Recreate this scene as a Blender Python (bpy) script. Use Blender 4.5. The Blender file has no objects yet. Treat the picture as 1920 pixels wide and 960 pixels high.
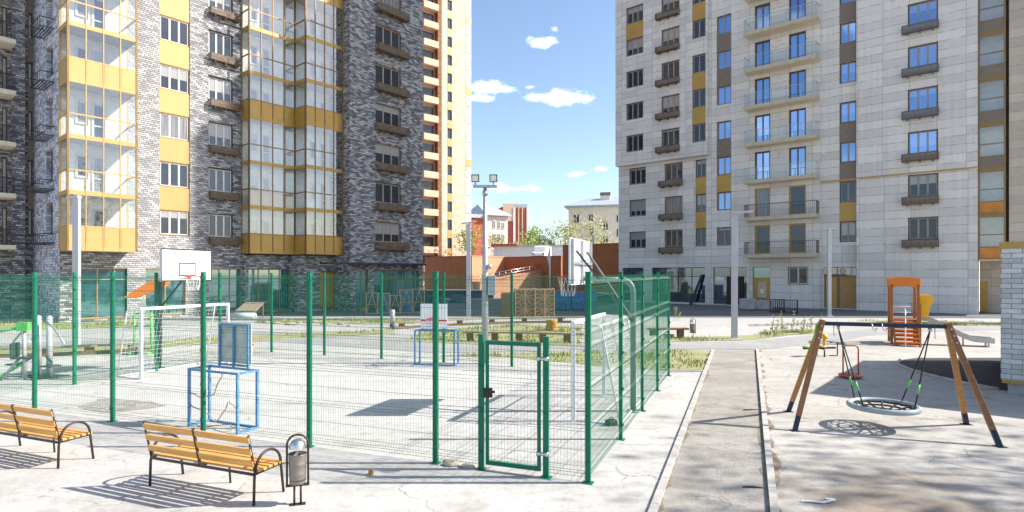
import bpy, math, random
from math import sin, cos, pi, radians as R, sqrt, atan2
from mathutils import Vector, Matrix
random.seed(7)
scene = bpy.context.scene
COL = scene.collection
H, F = 3.0, 1100.0          # eye height (m) and focal length in photo pixels
CX, HY = 960.0, 513.0       # vanishing column and horizon row of the photo

# ------------------------------------------------------------------ measuring
def G(px, py):
    z = H * F / (py - HY)
    return Vector(((px - CX) * z / F, z, 0.0))
def ZH(py, depth):
    return H + (HY - py) * depth / F
def AT(px, py, depth):
    return Vector(((px - CX) * depth / F, depth, ZH(py, depth)))

# ------------------------------------------------------------------ materials
MATS = {}
class NT:
    def __init__(s, name):
        m = bpy.data.materials.new(name); m.use_nodes = True
        s.m = m; s.t = m.node_tree; s.n = s.t.nodes; s.l = s.t.links
        s.b = s.n['Principled BSDF']; s.out = s.n['Material Output']
    def add(s, typ, **kw):
        nd = s.n.new(typ)
        for k, v in kw.items(): setattr(nd, k, v)
        return nd
    def link(s, a, b): s.l.new(a, b)
    def coord(s, which='Object'):
        return s.add('ShaderNodeTexCoord').outputs[which]
    def math(s, op, a, b=None, c=None):
        nd = s.add('ShaderNodeMath', operation=op)
        for i, v in enumerate((a, b, c)):
            if v is None: continue
            if isinstance(v, (int, float)): nd.inputs[i].default_value = v
            else: s.link(v, nd.inputs[i])
        return nd.outputs[0]
    def noise(s, vec, scale, detail=4, rough=.55):
        nd = s.add('ShaderNodeTexNoise')
        nd.inputs['Scale'].default_value = scale; nd.inputs['Detail'].default_value = detail
        nd.inputs['Roughness'].default_value = rough
        if vec is not None: s.link(vec, nd.inputs['Vector'])
        return nd.outputs['Fac']
    def ramp(s, fac, stops, interp='LINEAR'):
        nd = s.add('ShaderNodeValToRGB'); cr = nd.color_ramp; cr.interpolation = interp
        while len(cr.elements) < len(stops): cr.elements.new(.5)
        for e, (p, c) in zip(cr.elements, stops):
            e.position = p; e.color = (c[0], c[1], c[2], 1) if not isinstance(c, (int, float)) else (c, c, c, 1)
        s.link(fac, nd.inputs['Fac']); return nd.outputs['Color']
    def mix(s, fac, a, b, blend='MIX'):
        nd = s.add('ShaderNodeMix', data_type='RGBA', blend_type=blend)
        for sock, v in ((nd.inputs['Factor'], fac), (nd.inputs['A'], a), (nd.inputs['B'], b)):
            pass
        ins = [i for i in nd.inputs if i.enabled]
        fi = nd.inputs[0]; ai = nd.inputs[6]; bi = nd.inputs[7]
        for sock, v in ((fi, fac), (ai, a), (bi, b)):
            if isinstance(v, (int, float)): sock.default_value = v if sock is fi else (v, v, v, 1)
            elif isinstance(v, tuple): sock.default_value = (v[0], v[1], v[2], 1)
            else: s.link(v, sock)
        return nd.outputs[2]
    def bump(s, h, strength=.3, dist=.01):
        nd = s.add('ShaderNodeBump'); nd.inputs['Strength'].default_value = strength
        nd.inputs['Distance'].default_value = dist
        s.link(h, nd.inputs['Height']); s.link(nd.outputs[0], s.b.inputs['Normal'])
    def set(s, color=None, rough=None, metal=None, spec=None):
        if color is not None:
            if isinstance(color, tuple): s.b.inputs['Base Color'].default_value = (*color, 1)
            else: s.link(color, s.b.inputs['Base Color'])
        if rough is not None: s.b.inputs['Roughness'].default_value = rough
        if metal is not None: s.b.inputs['Metallic'].default_value = metal
        if spec is not None: s.b.inputs['Specular IOR Level'].default_value = spec

def paint(name, c, rough=.5, metal=0., var=.12, scale=3., spec=.5, grime=None):
    """a painted / plain surface with mild procedural variation"""
    t = NT(name); co = t.coord()
    n = t.noise(co, scale, 5)
    lo = tuple(max(0, x * (1 - var)) for x in c); hi = tuple(min(1, x * (1 + var)) for x in c)
    col = t.ramp(n, [(.3, lo), (.7, hi)])
    if grime:
        g = t.noise(co, scale * 4, 6, .7)
        col = t.mix(t.ramp(g, [(.55, 0.), (.72, 1.)]), col, grime)
    t.set(col, rough, metal, spec)
    MATS[name] = t.m; return t.m

def wood(name, c1, c2, rough=.5, stretch=(1, 12, 12)):
    t = NT(name); mp = t.add('ShaderNodeMapping'); mp.inputs['Scale'].default_value = stretch
    t.link(t.coord(), mp.inputs['Vector'])
    n = t.noise(mp.outputs[0], 2.2, 6, .65)
    t.set(t.ramp(n, [(.3, c1), (.7, c2)]), rough)
    t.bump(n, .15, .004); MATS[name] = t.m; return t.m

def ground_mat(name, stops, scale=.6, rough=.9, fine=(.75, 1.12), bump=.25, blotch=None, cracks=None):
    t = NT(name); co = t.coord()
    n = t.noise(co, scale, 6, .6)
    col = t.ramp(n, stops)
    f = t.noise(co, 28, 4, .7)
    col = t.mix(1., col, t.ramp(f, [(.3, fine[0]), (.7, fine[1])]), 'MULTIPLY')
    sp = t.noise(co, 6, 6, .75)
    col = t.mix(1., col, t.ramp(sp, [(.34, .80), (.52, 1.0), (.7, 1.04)]), 'MULTIPLY')
    if blotch:
        b = t.noise(co, blotch[1], 4, .6)
        col = t.mix(t.ramp(b, [(blotch[2], 0.), (blotch[3], 1.)]), col, blotch[0])
    if cracks:
        wv = t.add('ShaderNodeMapping'); t.link(co, wv.inputs[0])
        wob = t.add('ShaderNodeTexNoise'); wob.inputs['Scale'].default_value = 1.2; wob.inputs['Detail'].default_value = 5; t.link(co, wob.inputs['Vector'])
        ad = t.add('ShaderNodeVectorMath', operation='ADD'); t.link(co, ad.inputs[0]); t.link(wob.outputs['Color'], ad.inputs[1])
        vo = t.add('ShaderNodeTexVoronoi', feature='DISTANCE_TO_EDGE'); vo.inputs['Scale'].default_value = cracks; t.link(ad.outputs[0], vo.inputs['Vector'])
        ck = t.math('MULTIPLY', t.math('LESS_THAN', vo.outputs['Distance'], .006), t.ramp(n, [(.45, 0.), (.55, .55)]))
        col = t.mix(ck, col, (.14, .13, .115))
        spk = t.noise(co, 11, 3, .6)
        col = t.mix(t.ramp(spk, [(.69, 0.), (.75, .7)]), col, (.15, .135, .115))
        mp = t.add('ShaderNodeMapping'); mp.inputs['Scale'].default_value = (.35, 1.8, 1); mp.inputs['Rotation'].default_value = (0, 0, R(-20)); t.link(co, mp.inputs[0])
        st = t.noise(mp.outputs[0], 1.1, 6, .7)
        col = t.mix(1., col, t.ramp(st, [(.30, .74), (.48, 1.), (.7, 1.05)]), 'MULTIPLY')
    t.set(col, rough); t.bump(f, bump, .01)
    MATS[name] = t.m; return t.m

def cell_brick(name, w, h, stops, mortar, mw=.10, rough=.8, slant=0., third=.5, bumps=.4, pale_zone=None):
    """long thin bricks; every brick takes its own tone from a white noise over its cell"""
    t = NT(name); co = t.coord()
    sx = t.add('ShaderNodeSeparateXYZ'); t.link(co, sx.inputs[0])
    along = t.math('SUBTRACT', sx.outputs[0], sx.outputs[1])
    vz = t.math('DIVIDE', sx.outputs[2], h)
    row = t.math('FLOOR', vz)
    off = t.math('MULTIPLY', row, third)
    ux = t.math('ADD', t.math('DIVIDE', along, w), off)
    cellx = t.math('FLOOR', ux)
    cv = t.add('ShaderNodeCombineXYZ'); t.link(cellx, cv.inputs[0]); t.link(row, cv.inputs[1])
    wn = t.add('ShaderNodeTexWhiteNoise', noise_dimensions='2D'); t.link(cv.outputs[0], wn.inputs['Vector'])
    val = wn.outputs['Value']
    if pale_zone:      # brick tones run paler over one stretch of the facade and fade to the dark mix
        a0, a1, b0, b1, amt = pale_zone
        up = t.add('ShaderNodeMapRange'); up.inputs[1].default_value = a0; up.inputs[2].default_value = a1; t.link(along, up.inputs[0])
        dn = t.add('ShaderNodeMapRange'); dn.inputs[1].default_value = b0; dn.inputs[2].default_value = b1; dn.inputs[3].default_value = 1.; dn.inputs[4].default_value = 0.; t.link(along, dn.inputs[0])
        k = t.math('MULTIPLY', t.math('MULTIPLY', up.outputs[0], dn.outputs[0]), amt)
        val = t.math('ADD', t.math('MULTIPLY', val, t.math('SUBTRACT', 1., k)), k)
    col = t.ramp(val, stops, 'CONSTANT' if len(stops) > 2 else 'LINEAR')
    n = t.noise(co, 9, 5, .7)
    col = t.mix(1., col, t.ramp(n, [(.3, .85), (.7, 1.12)]), 'MULTIPLY')
    fz = t.math('FRACT', vz); fx = t.math('FRACT', ux)
    mz = t.math('LESS_THAN', fz, mw); mx = t.math('LESS_THAN', fx, mw * h / w)
    m = t.math('MAXIMUM', mz, mx)
    col = t.mix(m, col, mortar)
    t.set(col, rough)
    hgt = t.math('SUBTRACT', 1., m); t.bump(hgt, bumps, .02)
    MATS[name] = t.m; return t.m

def glass_dark(name, fac, tint=(.8, .87, 1), dark=(.012, .016, .022), curtain=(.34, .33, .31), share=.72):
    t = NT(name)
    oi = t.add('ShaderNodeObjectInfo')
    co = t.coord(); n = t.noise(co, 2.5, 3)
    mp = t.add('ShaderNodeMapping'); mp.inputs['Scale'].default_value = (9, 9, .25); t.link(co, mp.inputs[0])
    folds = t.noise(mp.outputs[0], 1.4, 2)
    cur = t.mix(t.ramp(folds, [(.35, .0), (.65, 1.)]), tuple(x * .5 for x in curtain), curtain)
    sel = t.math('GREATER_THAN', oi.outputs['Random'], share)
    base = t.mix(sel, t.ramp(n, [(.35, dark), (.75, tuple(x * 2.2 for x in dark))]), cur)
    r2 = t.math('FRACT', t.math('MULTIPLY', oi.outputs['Random'], 7.31)); r3 = t.math('FRACT', t.math('MULTIPLY', oi.outputs['Random'], 23.7))
    sz = t.add('ShaderNodeSeparateXYZ'); t.link(co, sz.inputs[0])
    drop = t.math('GREATER_THAN', sz.outputs[2], t.math('ADD', .55, t.math('MULTIPLY', r3, 1.0)))
    bl = t.math('MULTIPLY', drop, t.math('GREATER_THAN', r2, .62)) if share < 1.5 else 0.
    base = t.mix(bl, base, (.33, .31, .285))
    t.set(base, .25, 0, .3)
    tin = t.mix(t.math('MULTIPLY', r3, .55), tint, tuple(x * .45 for x in tint))
    gl = t.add('ShaderNodeBsdfGlossy'); t.link(tin, gl.inputs['Color']); gl.inputs['Roughness'].default_value = .03
    wob = t.noise(co, .9, 2); bp = t.add('ShaderNodeBump'); bp.inputs['Strength'].default_value = .03
    bp.inputs['Distance'].default_value = .05; t.link(wob, bp.inputs['Height']); t.link(bp.outputs[0], gl.inputs['Normal'])
    ms = t.add('ShaderNodeMixShader'); ms.inputs[0].default_value = fac
    t.link(t.b.outputs[0], ms.inputs[1]); t.link(gl.outputs[0], ms.inputs[2]); t.link(ms.outputs[0], t.out.inputs[0])
    MATS[name] = t.m; return t.m

def glass_clear(name, fac, tint=(.93, .96, .96), gloss=(.9, .95, 1)):
    t = NT(name)
    tr = t.add('ShaderNodeBsdfTransparent'); tr.inputs[0].default_value = (*tint, 1)
    gl = t.add('ShaderNodeBsdfGlossy'); gl.inputs['Color'].default_value = (*gloss, 1); gl.inputs['Roughness'].default_value = .02
    n = t.noise(t.coord(), 1.1, 2); bp = t.add('ShaderNodeBump'); bp.inputs['Strength'].default_value = .012
    bp.inputs['Distance'].default_value = .03; t.link(n, bp.inputs['Height']); t.link(bp.outputs[0], gl.inputs['Normal'])
    lw = t.add('ShaderNodeLayerWeight'); lw.inputs[0].default_value = .3
    f = t.math('ADD', t.math('MULTIPLY', lw.outputs['Facing'], .12 if name == 'rail_glass' else .35), fac)
    ms = t.add('ShaderNodeMixShader'); t.link(f, ms.inputs[0])
    t.link(tr.outputs[0], ms.inputs[1]); t.link(gl.outputs[0], ms.inputs[2]); t.link(ms.outputs[0], t.out.inputs[0])
    MATS[name] = t.m; return t.m

# ------------------------------------------------------------------ mesh builder
class MB:
    def __init__(s): s.v = []; s.f = []; s.sm = []
    def add(s, vs, fs, smooth=False):
        o = len(s.v); s.v += [tuple(v) for v in vs]
        for f in fs: s.f.append(tuple(i + o for i in f)); s.sm.append(smooth)
        return s
    def quad(s, a, b, c, d): return s.add([a, b, c, d], [(0, 1, 2, 3)])
    def box(s, x0, x1, y0, y1, z0, z1):
        vs = [(x, y, z) for z in (z0, z1) for y in (y0, y1) for x in (x0, x1)]
        return s.add(vs, [(0, 2, 3, 1), (4, 5, 7, 6), (0, 1, 5, 4), (2, 6, 7, 3), (0, 4, 6, 2), (1, 3, 7, 5)])
    def bar(s, p, q, w, h=None, up=(0, 0, 1)):
        p, q = Vector(p), Vector(q); h = w if h is None else h
        t = (q - p).normalized(); u = Vector(up)
        if abs(t.dot(u)) > .97: u = Vector((0, 1, 0))
        a = t.cross(u).normalized(); b = a.cross(t).normalized()
        vs = []
        for c in (p, q):
            for i, j in ((-1, -1), (1, -1), (1, 1), (-1, 1)):
                vs.append(c + a * (i * w / 2) + b * (j * h / 2))
        return s.add(vs, [(3, 2, 1, 0), (4, 5, 6, 7), (0, 1, 5, 4), (1, 2, 6, 5), (2, 3, 7, 6), (3, 0, 4, 7)])
    def tube(s, pts, r, n=8, closed=False, caps=True):
        pts = [Vector(p) for p in pts]; k = len(pts)
        rs = r if isinstance(r, (list, tuple)) else [r] * k
        vs, fs = [], []; prev = None
        for i, p in enumerate(pts):
            if closed: t = pts[(i + 1) % k] - pts[i - 1]
            else: t = pts[min(i + 1, k - 1)] - pts[max(i - 1, 0)]
            t.normalize()
            if prev is None:
                ref = Vector((0, 0, 1)) if abs(t.z) < .9 else Vector((1, 0, 0)); a = t.cross(ref).normalized()
            else: a = (prev - t * prev.dot(t)).normalized()
            prev = a; b = t.cross(a)
            for j in range(n):
                an = 2 * pi * j / n; vs.append(p + (a * cos(an) + b * sin(an)) * rs[i])
        m = k if closed else k - 1
        for i in range(m):
            for j in range(n):
                i2 = (i + 1) % k
                fs.append((i * n + j, i * n + (j + 1) % n, i2 * n + (j + 1) % n, i2 * n + j))
        s.add(vs, fs, n > 4)
        if caps and not closed:
            o = len(s.v) - len(vs)
            s.f.append(tuple(o + j for j in range(n))[::-1]); s.sm.append(False)
            s.f.append(tuple(o + (k - 1) * n + j for j in range(n))); s.sm.append(False)
        return s
    def lathe(s, prof, c=(0, 0, 0), n=20, smooth=True):
        vs, fs = [], []
        for r, z in prof:
            for j in range(n):
                an = 2 * pi * j / n; vs.append((c[0] + r * cos(an), c[1] + r * sin(an), c[2] + z))
        for i in range(len(prof) - 1):
            for j in range(n):
                fs.append((i * n + j, i * n + (j + 1) % n, (i + 1) * n + (j + 1) % n, (i + 1) * n + j))
        return s.add(vs, fs, smooth)
    def prism(s, poly, z0, z1):
        n = len(poly); vs = [(p[0], p[1], z0) for p in poly] + [(p[0], p[1], z1) for p in poly]
        fs = [tuple(range(n))[::-1], tuple(range(n, 2 * n))] + [(i, (i + 1) % n, n + (i + 1) % n, n + i) for i in range(n)]
        return s.add(vs, fs)
    def sheet(s, poly, z):
        return s.add([(p[0], p[1], z) for p in poly], [tuple(range(len(poly)))])
    def extr(s, poly, vec):
        """polygon of 3-D points pushed along vec"""
        n = len(poly); vec = Vector(vec); vs = [Vector(p) for p in poly]; vs += [v + vec for v in vs]
        fs = [tuple(range(n)), tuple(range(n, 2 * n))[::-1]] + [(i, n + i, n + (i + 1) % n, (i + 1) % n) for i in range(n)]
        return s.add(vs, fs)
    def build(s, name, mat, parent=None, bevel=0., world=False):
        me = bpy.data.meshes.new(name)
        vs = s.v
        if world and parent is not None:
            inv = root_matrix(parent).inverted(); vs = [tuple(inv @ Vector(v)) for v in vs]
        me.from_pydata(vs, [], s.f); me.polygons.foreach_set('use_smooth', s.sm)
        me.materials.append(MATS[mat] if isinstance(mat, str) else mat)
        import bmesh
        bm = bmesh.new(); bm.from_mesh(me)
        if len(bm.faces) < 60000: bmesh.ops.recalc_face_normals(bm, faces=bm.faces)
        bm.to_mesh(me); bm.free(); me.update()
        o = bpy.data.objects.new(name, me); COL.objects.link(o)
        if parent is not None: o.parent = parent
        if bevel:
            b = o.modifiers.new('soft_edges', 'BEVEL'); b.width = bevel; b.segments = 2; b.limit_method = 'ANGLE'
        return o
def root_matrix(o):
    m = Matrix.Translation(o.location) @ o.rotation_euler.to_matrix().to_4x4()
    return root_matrix(o.parent) @ m if o.parent else m

def tag(o, label, cat, group=None):
    o['label'] = label; o['category'] = cat
    if group: o['group'] = group
    return o
def thing(name, label, cat, loc=(0, 0, 0), rz=0., group=None):
    o = bpy.data.objects.new(name, None); COL.objects.link(o); o.empty_display_size = .2
    o.location = loc; o.rotation_euler = (0, 0, rz)
    return tag(o, label, cat, group)
def struct(name, mb, mat):
    o = mb.build(name, mat); o['kind'] = 'structure'; return o
def copy_tree(o, parent=None):
    c = o.copy(); COL.objects.link(c)
    if parent is not None: c.parent = parent
    for ch in list(o.children): copy_tree(ch, c)
    return c
def arc(c, r, a0, a1, n, plane='xz'):
    out = []
    for i in range(n + 1):
        a = a0 + (a1 - a0) * i / n
        out.append((c[0] + r * cos(a), c[1], c[2] + r * sin(a)) if plane == 'xz' else (c[0] + r * cos(a), c[1] + r * sin(a), c[2]))
    return out

# ------------------------------------------------------------------ palette
STOPS = [(0., (.125, .12, .135)), (.22, (.21, .205, .22)), (.46, (.31, .30, .305)), (.66, (.42, .41, .405)), (.88, (.54, .53, .51))]
cell_brick('tower_brick', .38, .13, STOPS, (.065, .062, .072), .22, third=.37, pale_zone=(-4.5, -2.2, 1.6, 4.6, .5), bumps=.7)
cell_brick('flank_brick', .34, .17, [(0., (.28, .28, .33)), (.25, (.42, .42, .48)), (.5, (.56, .56, .62)), (.8, (.68, .68, .73))], (.16, .16, .19), .14, third=.5)
cell_brick('white_brick', .40, .125, [(0., (.50, .49, .47)), (.35, (.60, .59, .57)), (.8, (.68, .67, .65))], (.17, .165, .16), .11, third=.5)
def stone_mat(name, tint):
    t = NT(name); co = t.coord()
    sx = t.add('ShaderNodeSeparateXYZ'); t.link(co, sx.inputs[0])
    al = t.math('SUBTRACT', sx.outputs[0], sx.outputs[1])
    wob = t.noise(co, 1.7, 4, .7)
    vz = t.math('ADD', t.math('DIVIDE', sx.outputs[2], .662), t.math('MULTIPLY', t.math('SUBTRACT', wob, .5), .05))
    fz = t.math('FRACT', vz); row = t.math('FLOOR', vz)
    ux = t.math('DIVIDE', al, 1.75); fx = t.math('FRACT', ux); cx = t.math('FLOOR', ux)
    cv = t.add('ShaderNodeCombineXYZ'); t.link(cx, cv.inputs[0]); t.link(row, cv.inputs[1])
    wn = t.add('ShaderNodeTexWhiteNoise', noise_dimensions='2D'); t.link(cv.outputs[0], wn.inputs['Vector'])
    col = t.ramp(wn.outputs['Value'], [(0., tuple(x * .86 for x in tint)), (1., tuple(x * 1.08 for x in tint))])
    mp = t.add('ShaderNodeMapping'); mp.inputs['Scale'].default_value = (1.6, 1.6, 9); t.link(co, mp.inputs[0])
    vein = t.noise(mp.outputs[0], 1.5, 6, .7)
    col = t.mix(1., col, t.ramp(vein, [(.30, .78), (.42, .98), (.7, 1.04)]), 'MULTIPLY')
    mp3 = t.add('ShaderNodeMapping'); mp3.inputs['Scale'].default_value = (2.2, 2.2, .06); t.link(co, mp3.inputs[0])
    col = t.mix(1., col, t.ramp(t.noise(mp3.outputs[0], 1.3, 5, .7), [(.30, .90), (.5, 1.), (.7, 1.02)]), 'MULTIPLY')
    mp2 = t.add('ShaderNodeMapping'); mp2.inputs['Scale'].default_value = (1.1, 1.1, .5); t.link(co, mp2.inputs[0])
    br = t.noise(mp2.outputs[0], 2.2, 3, .6)
    hj = t.math('MULTIPLY', t.math('LESS_THAN', fz, .055), t.ramp(br, [(.38, .12), (.56, .85)]))
    vj = t.math('MULTIPLY', t.math('LESS_THAN', fx, .017), .6)
    m = t.math('MAXIMUM', hj, vj)
    col = t.mix(m, col, (.19, .175, .16))
    t.set(col, .75); t.bump(t.math('SUBTRACT', vein, m), .25, .02)
    MATS[name] = t.m
stone_mat('pale_stone', (.73, .685, .64))
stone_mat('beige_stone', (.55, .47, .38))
paint('gold_panel', (.50, .30, .105), .5, .1, .06, .6)
paint('gold_dark', (.45, .27, .065), .45, .2, .1, .8)
paint('orange_panel', (.55, .20, .03), .4, .1, .2, 1.2)
paint('bronze_frame', (.27, .16, .06), .45, .3)
paint('brown_frame', (.115, .065, .04), .5)
paint('brown_panel', (.20, .155, .12), .5)
paint('gold_frame', (.50, .31, .12), .4, .25)
paint('sash_white', (.62, .58, .55), .45)
paint('sash_taupe', (.33, .275, .25), .5)
paint('plaster', (.74, .72, .68), .8, grime=(.6, .58, .55))
paint('soffit', (.74, .64, .48), .8)
paint('slab_edge', (.52, .45, .33), .7)
paint('concrete_grey', (.42, .41, .40), .85, var=.2, scale=2, grime=(.28, .27, .26))
paint('kerb_pale', (.43, .41, .375), .85, var=.25, scale=3, grime=(.22, .19, .155))
paint('roof_grey', (.42, .46, .50), .5, .2)
paint('green_paint', (.003, .145, .078), .48, 0., .08, 4, spec=.3)
paint('white_paint', (.78, .78, .77), .4, 0., .05, 3, grime=(.62, .61, .58))
paint('board_white', (.82, .82, .82), .35, 0., .03, 2)
paint('line_black', (.03, .03, .035), .5)
paint('grey_metal', (.40, .41, .42), .42, .5, .1, 3)
paint('lamp_grey', (.46, .46, .48), .5, .2, .08, 2)
paint('dark_metal', (.045, .032, .028), .45, .3)
paint('pole_green', (.16, .21, .195), .45, .2)
paint('steel_dull', (.36, .37, .38), .4, .7, .15, 5)
paint('steel', (.55, .56, .57), .3, .9, .1, 6)
paint('bin_steel', (.24, .215, .19), .42, .55, .15, 9)
paint('navy_metal', (.02, .03, .055), .45, .3)
paint('pole_dark', (.06, .075, .085), .5, .2)
paint('blue_paint', (.085, .23, .45), .5, 0., .2, 6, grime=(.5, .54, .58))
paint('red_paint', (.62, .05, .03), .45)
paint('orange_plastic', (.72, .20, .02), .4, 0., .06)
paint('yellow_plastic', (.78, .42, .015), .35, 0., .05)
paint('lime_plastic', (.28, .55, .06), .4)
paint('green_plastic', (.12, .52, .10), .4)
paint('red_oxide', (.50, .12, .05), .45)
paint('ring_grey', (.33, .375, .385), .6)
paint('rope_black', (.02, .02, .024), .8)
paint('grass_rope', (.10, .42, .10), .6)
paint('net_white', (.68, .68, .66), .8)
paint('rope_tan', (.38, .27, .20), .9)
paint('black_matte', (.015, .015, .016), .6)
paint('paper', (.8, .79, .76), .8)
paint('stone_rubble', (.34, .30, .24), .9, var=.4, scale=9)
paint('blue_wrap', (.06, .16, .34), .35, 0., .5, 3, grime=(.3, .38, .5))
paint('dark_tarp', (.06, .085, .12), .45, 0., .5, 2, grime=(.16, .2, .25))
paint('board_grey', (.52, .51, .48), .6, var=.2, scale=5)
paint('foam_grey', (.45, .50, .52), .7)
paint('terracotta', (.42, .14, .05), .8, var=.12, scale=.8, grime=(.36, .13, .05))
paint('terracotta_sunlit', (.60, .30, .17), .8, var=.08, scale=.8)  # lit copy of the terracotta, sunlight put into the colour
paint('pink_plaster', (.66, .55, .50), .85)
paint('cream_plaster', (.70, .65, .55), .85, grime=(.62, .57, .48))
paint('red_brick_far', (.42, .11, .06), .85, var=.2)
paint('tan_far', (.62, .44, .31), .85, var=.2)
paint('white_far', (.7, .68, .66), .8)
paint('glass_pale', (.50, .53, .53), .2, 0., .1, 1)
paint('window_far', (.035, .04, .05), .2)
cell_brick('far_tile', .9, .45, [(0., (.56, .43, .31)), (.4, (.61, .48, .36)), (.8, (.64, .52, .40))], (.38, .29, .20), .06, third=.5, bumps=.1)
cell_brick('far_orange_shaded', .5, .2, [(0., (.20, .07, .025)), (.5, (.27, .095, .035)), (.8, (.31, .12, .05))], (.12, .05, .025), .1, bumps=.1)  # shade of the recess side is put into this dark orange
wood('bench_wood', (.55, .25, .055), (.80, .44, .13), .42)
wood('swing_wood', (.17, .065, .022), (.33, .14, .045), .45)
wood('swing_wood_light', (.30, .13, .035), (.48, .225, .065), .45)
wood('play_wood', (.27, .085, .02), (.42, .15, .04), .5)
wood('crate_wood', (.42, .24, .13), (.62, .40, .25), .8)
wood('crate_dark', (.16, .10, .055), (.26, .17, .10), .85)
wood('plank_grey', (.22, .17, .12), (.42, .33, .23), .85)
wood('door_wood', (.36, .19, .06), (.52, .30, .10), .55, (8, 8, 1))
wood('basket_wood', (.095, .06, .035), (.19, .125, .075), .7)
wood('basket_grey', (.10, .09, .09), (.18, .165, .165), .7)
wood('stump_wood', (.20, .10, .03), (.70, .38, .05), .8, (3, 3, 3))
wood('bark', (.07, .055, .045), (.16, .13, .10), .95, (6, 6, 1))
glass_dark('glass_blue', .62, (.36, .56, .92), share=.95)
glass_dark('glass_navy', .06, (.7, .82, 1.0), (.009, .012, .018), (.26, .25, .24), share=.86)
glass_dark('glass_shop', .28, (.75, .9, 1.0), (.015, .025, .03), share=2)
glass_dark('glass_teal', .30, (.7, .95, 1.0), (.02, .075, .085), share=2)
glass_clear('bay_glass', .12)
glass_clear('rail_glass', .02, (.95, .97, .97))
def emit_none(): pass
t = NT('lamp_lens'); t.set((.75, .73, .65), .2); MATS['lamp_lens'] = t.m

CON = [(.25, (.38, .363, .335)), (.5, (.47, .452, .422)), (.75, (.54, .522, .49))]
ground_mat('ground_far', [(.3, (.36, .35, .335)), (.7, (.50, .48, .455))], .12, blotch=((.30, .27, .22), .05, .55, .7))
ground_mat('plaza_concrete', CON, .5, fine=(.88, 1.07), blotch=((.33, .305, .265), .9, .56, .75), cracks=.42)
ground_mat('court_concrete', [(.25, (.41, .395, .37)), (.75, (.535, .52, .492))], .4, fine=(.9, 1.06), blotch=((.38, .358, .32), 1.3, .58, .75), cracks=.3)
ground_mat('play_concrete', [(.25, (.34, .318, .285)), (.5, (.42, .398, .36)), (.75, (.49, .465, .425))], .45, fine=(.86, 1.08), blotch=((.29, .255, .21), .8, .56, .75), cracks=.4)
def worn_earth(name, centre, rad, earth, amount):
    m = MATS[name]; nt = m.node_tree; b = nt.nodes['Principled BSDF']; old = b.inputs['Base Color'].links[0].from_socket
    t = NT.__new__(NT); t.m = m; t.t = nt; t.n = nt.nodes; t.l = nt.links; t.b = b
    co = t.coord(); mp = t.add('ShaderNodeMapping'); mp.vector_type = 'TEXTURE'
    mp.inputs['Location'].default_value = (*centre, 0); mp.inputs['Scale'].default_value = (*rad, 1); t.link(co, mp.inputs[0])
    ln = t.add('ShaderNodeVectorMath', operation='LENGTH'); t.link(mp.outputs[0], ln.inputs[0])
    n = t.noise(co, 1.1, 7, .7); n2 = t.noise(co, 5, 5, .7)
    v = t.math('ADD', t.math('SUBTRACT', 1.1, ln.outputs['Value']), t.math('MULTIPLY', t.math('SUBTRACT', n, .5), 2.0))
    f = t.math('MULTIPLY', t.ramp(v, [(.25, 0.), (.75, 1.)]), amount)
    e = t.ramp(n2, [(.3, tuple(x * .7 for x in earth)), (.7, tuple(x * 1.25 for x in earth))])
    t.link(t.mix(f, old, e), b.inputs['Base Color'])
worn_earth('play_concrete', (4.9, 6.6), (2.6, 3.4), (.25, .195, .145), .85)
ground_mat('path_asphalt', [(.25, (.235, .215, .188)), (.5, (.32, .296, .262)), (.75, (.39, .365, .328))], .7, fine=(.76, 1.15), blotch=((.21, .18, .145), 1.1, .55, .7), cracks=.55)
ground_mat('asphalt', [(.3, (.27, .265, .26)), (.7, (.37, .365, .35))], .5, fine=(.85, 1.1))
ground_mat('road_dark', [(.3, (.11, .115, .12)), (.7, (.18, .185, .19))], .4)
ground_mat('rubber_black', [(.3, (.022, .02, .022)), (.7, (.05, .046, .046))], 2., fine=(.5, 1.6), blotch=((.10, .09, .08), 1.6, .6, .8))
ground_mat('turf', [(.25, (.36, .30, .20)), (.5, (.31, .31, .13)), (.75, (.44, .40, .29))], 1.4, fine=(.5, 1.3), bump=.8)
ground_mat('gravel', [(.3, (.22, .20, .17)), (.6, (.38, .36, .32))], 4., fine=(.5, 1.3), bump=.8)
def leaf_mat(name, c1, c2):
    t = NT(name); oi = t.noise(t.coord(), 1.3, 4)
    t.set(t.ramp(oi, [(.3, c1), (.7, c2)]), .7)
    t.b.inputs['Subsurface Weight'].default_value = 0
    MATS[name] = t.m
leaf_mat('leaf_spring', (.13, .17, .03), (.34, .34, .07))
leaf_mat('leaf_yellow', (.21, .235, .045), (.38, .39, .11))
leaf_mat('leaf_green', (.07, .14, .02), (.24, .36, .05))
leaf_mat('grass_blade', (.15, .21, .035), (.42, .42, .13))

# ------------------------------------------------------------------ ground
sh = MB(); sh.quad((-900, -300, 0), (900, -300, 0), (900, 1500, 0), (-900, 1500, 0)); struct('ground', sh, 'ground_far')
FA, FB, FC, FD = Vector((1.09, 8.40, 0)), Vector((4.59, 17.19, 0)), Vector((-9.20, 22.45, 0)), Vector((-12.70, 13.66, 0))
def line_at(p, q, y):  return p + (q - p) * ((y - p.y) / (q.y - p.y))
PL0, PL1 = G(1225, 960), G(1337, 657)      # left edge of the footpath
PR0, PR1 = G(1452, 960), G(1420, 657)
pl_n = line_at(PL0, PL1, -4); pr_n = line_at(PR0, PR1, -4)
m = MB(); m.sheet([(-40, -4), pl_n, PL1, G(1325, 697), G(1255, 698), G(960, 668), G(500, 650), (-40, 30)], .004)
struct('plaza', m, 'plaza_concrete')
m = MB(); m.sheet([FA, FB, FC, FD], .008); struct('court', m, 'court_concrete')
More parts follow.
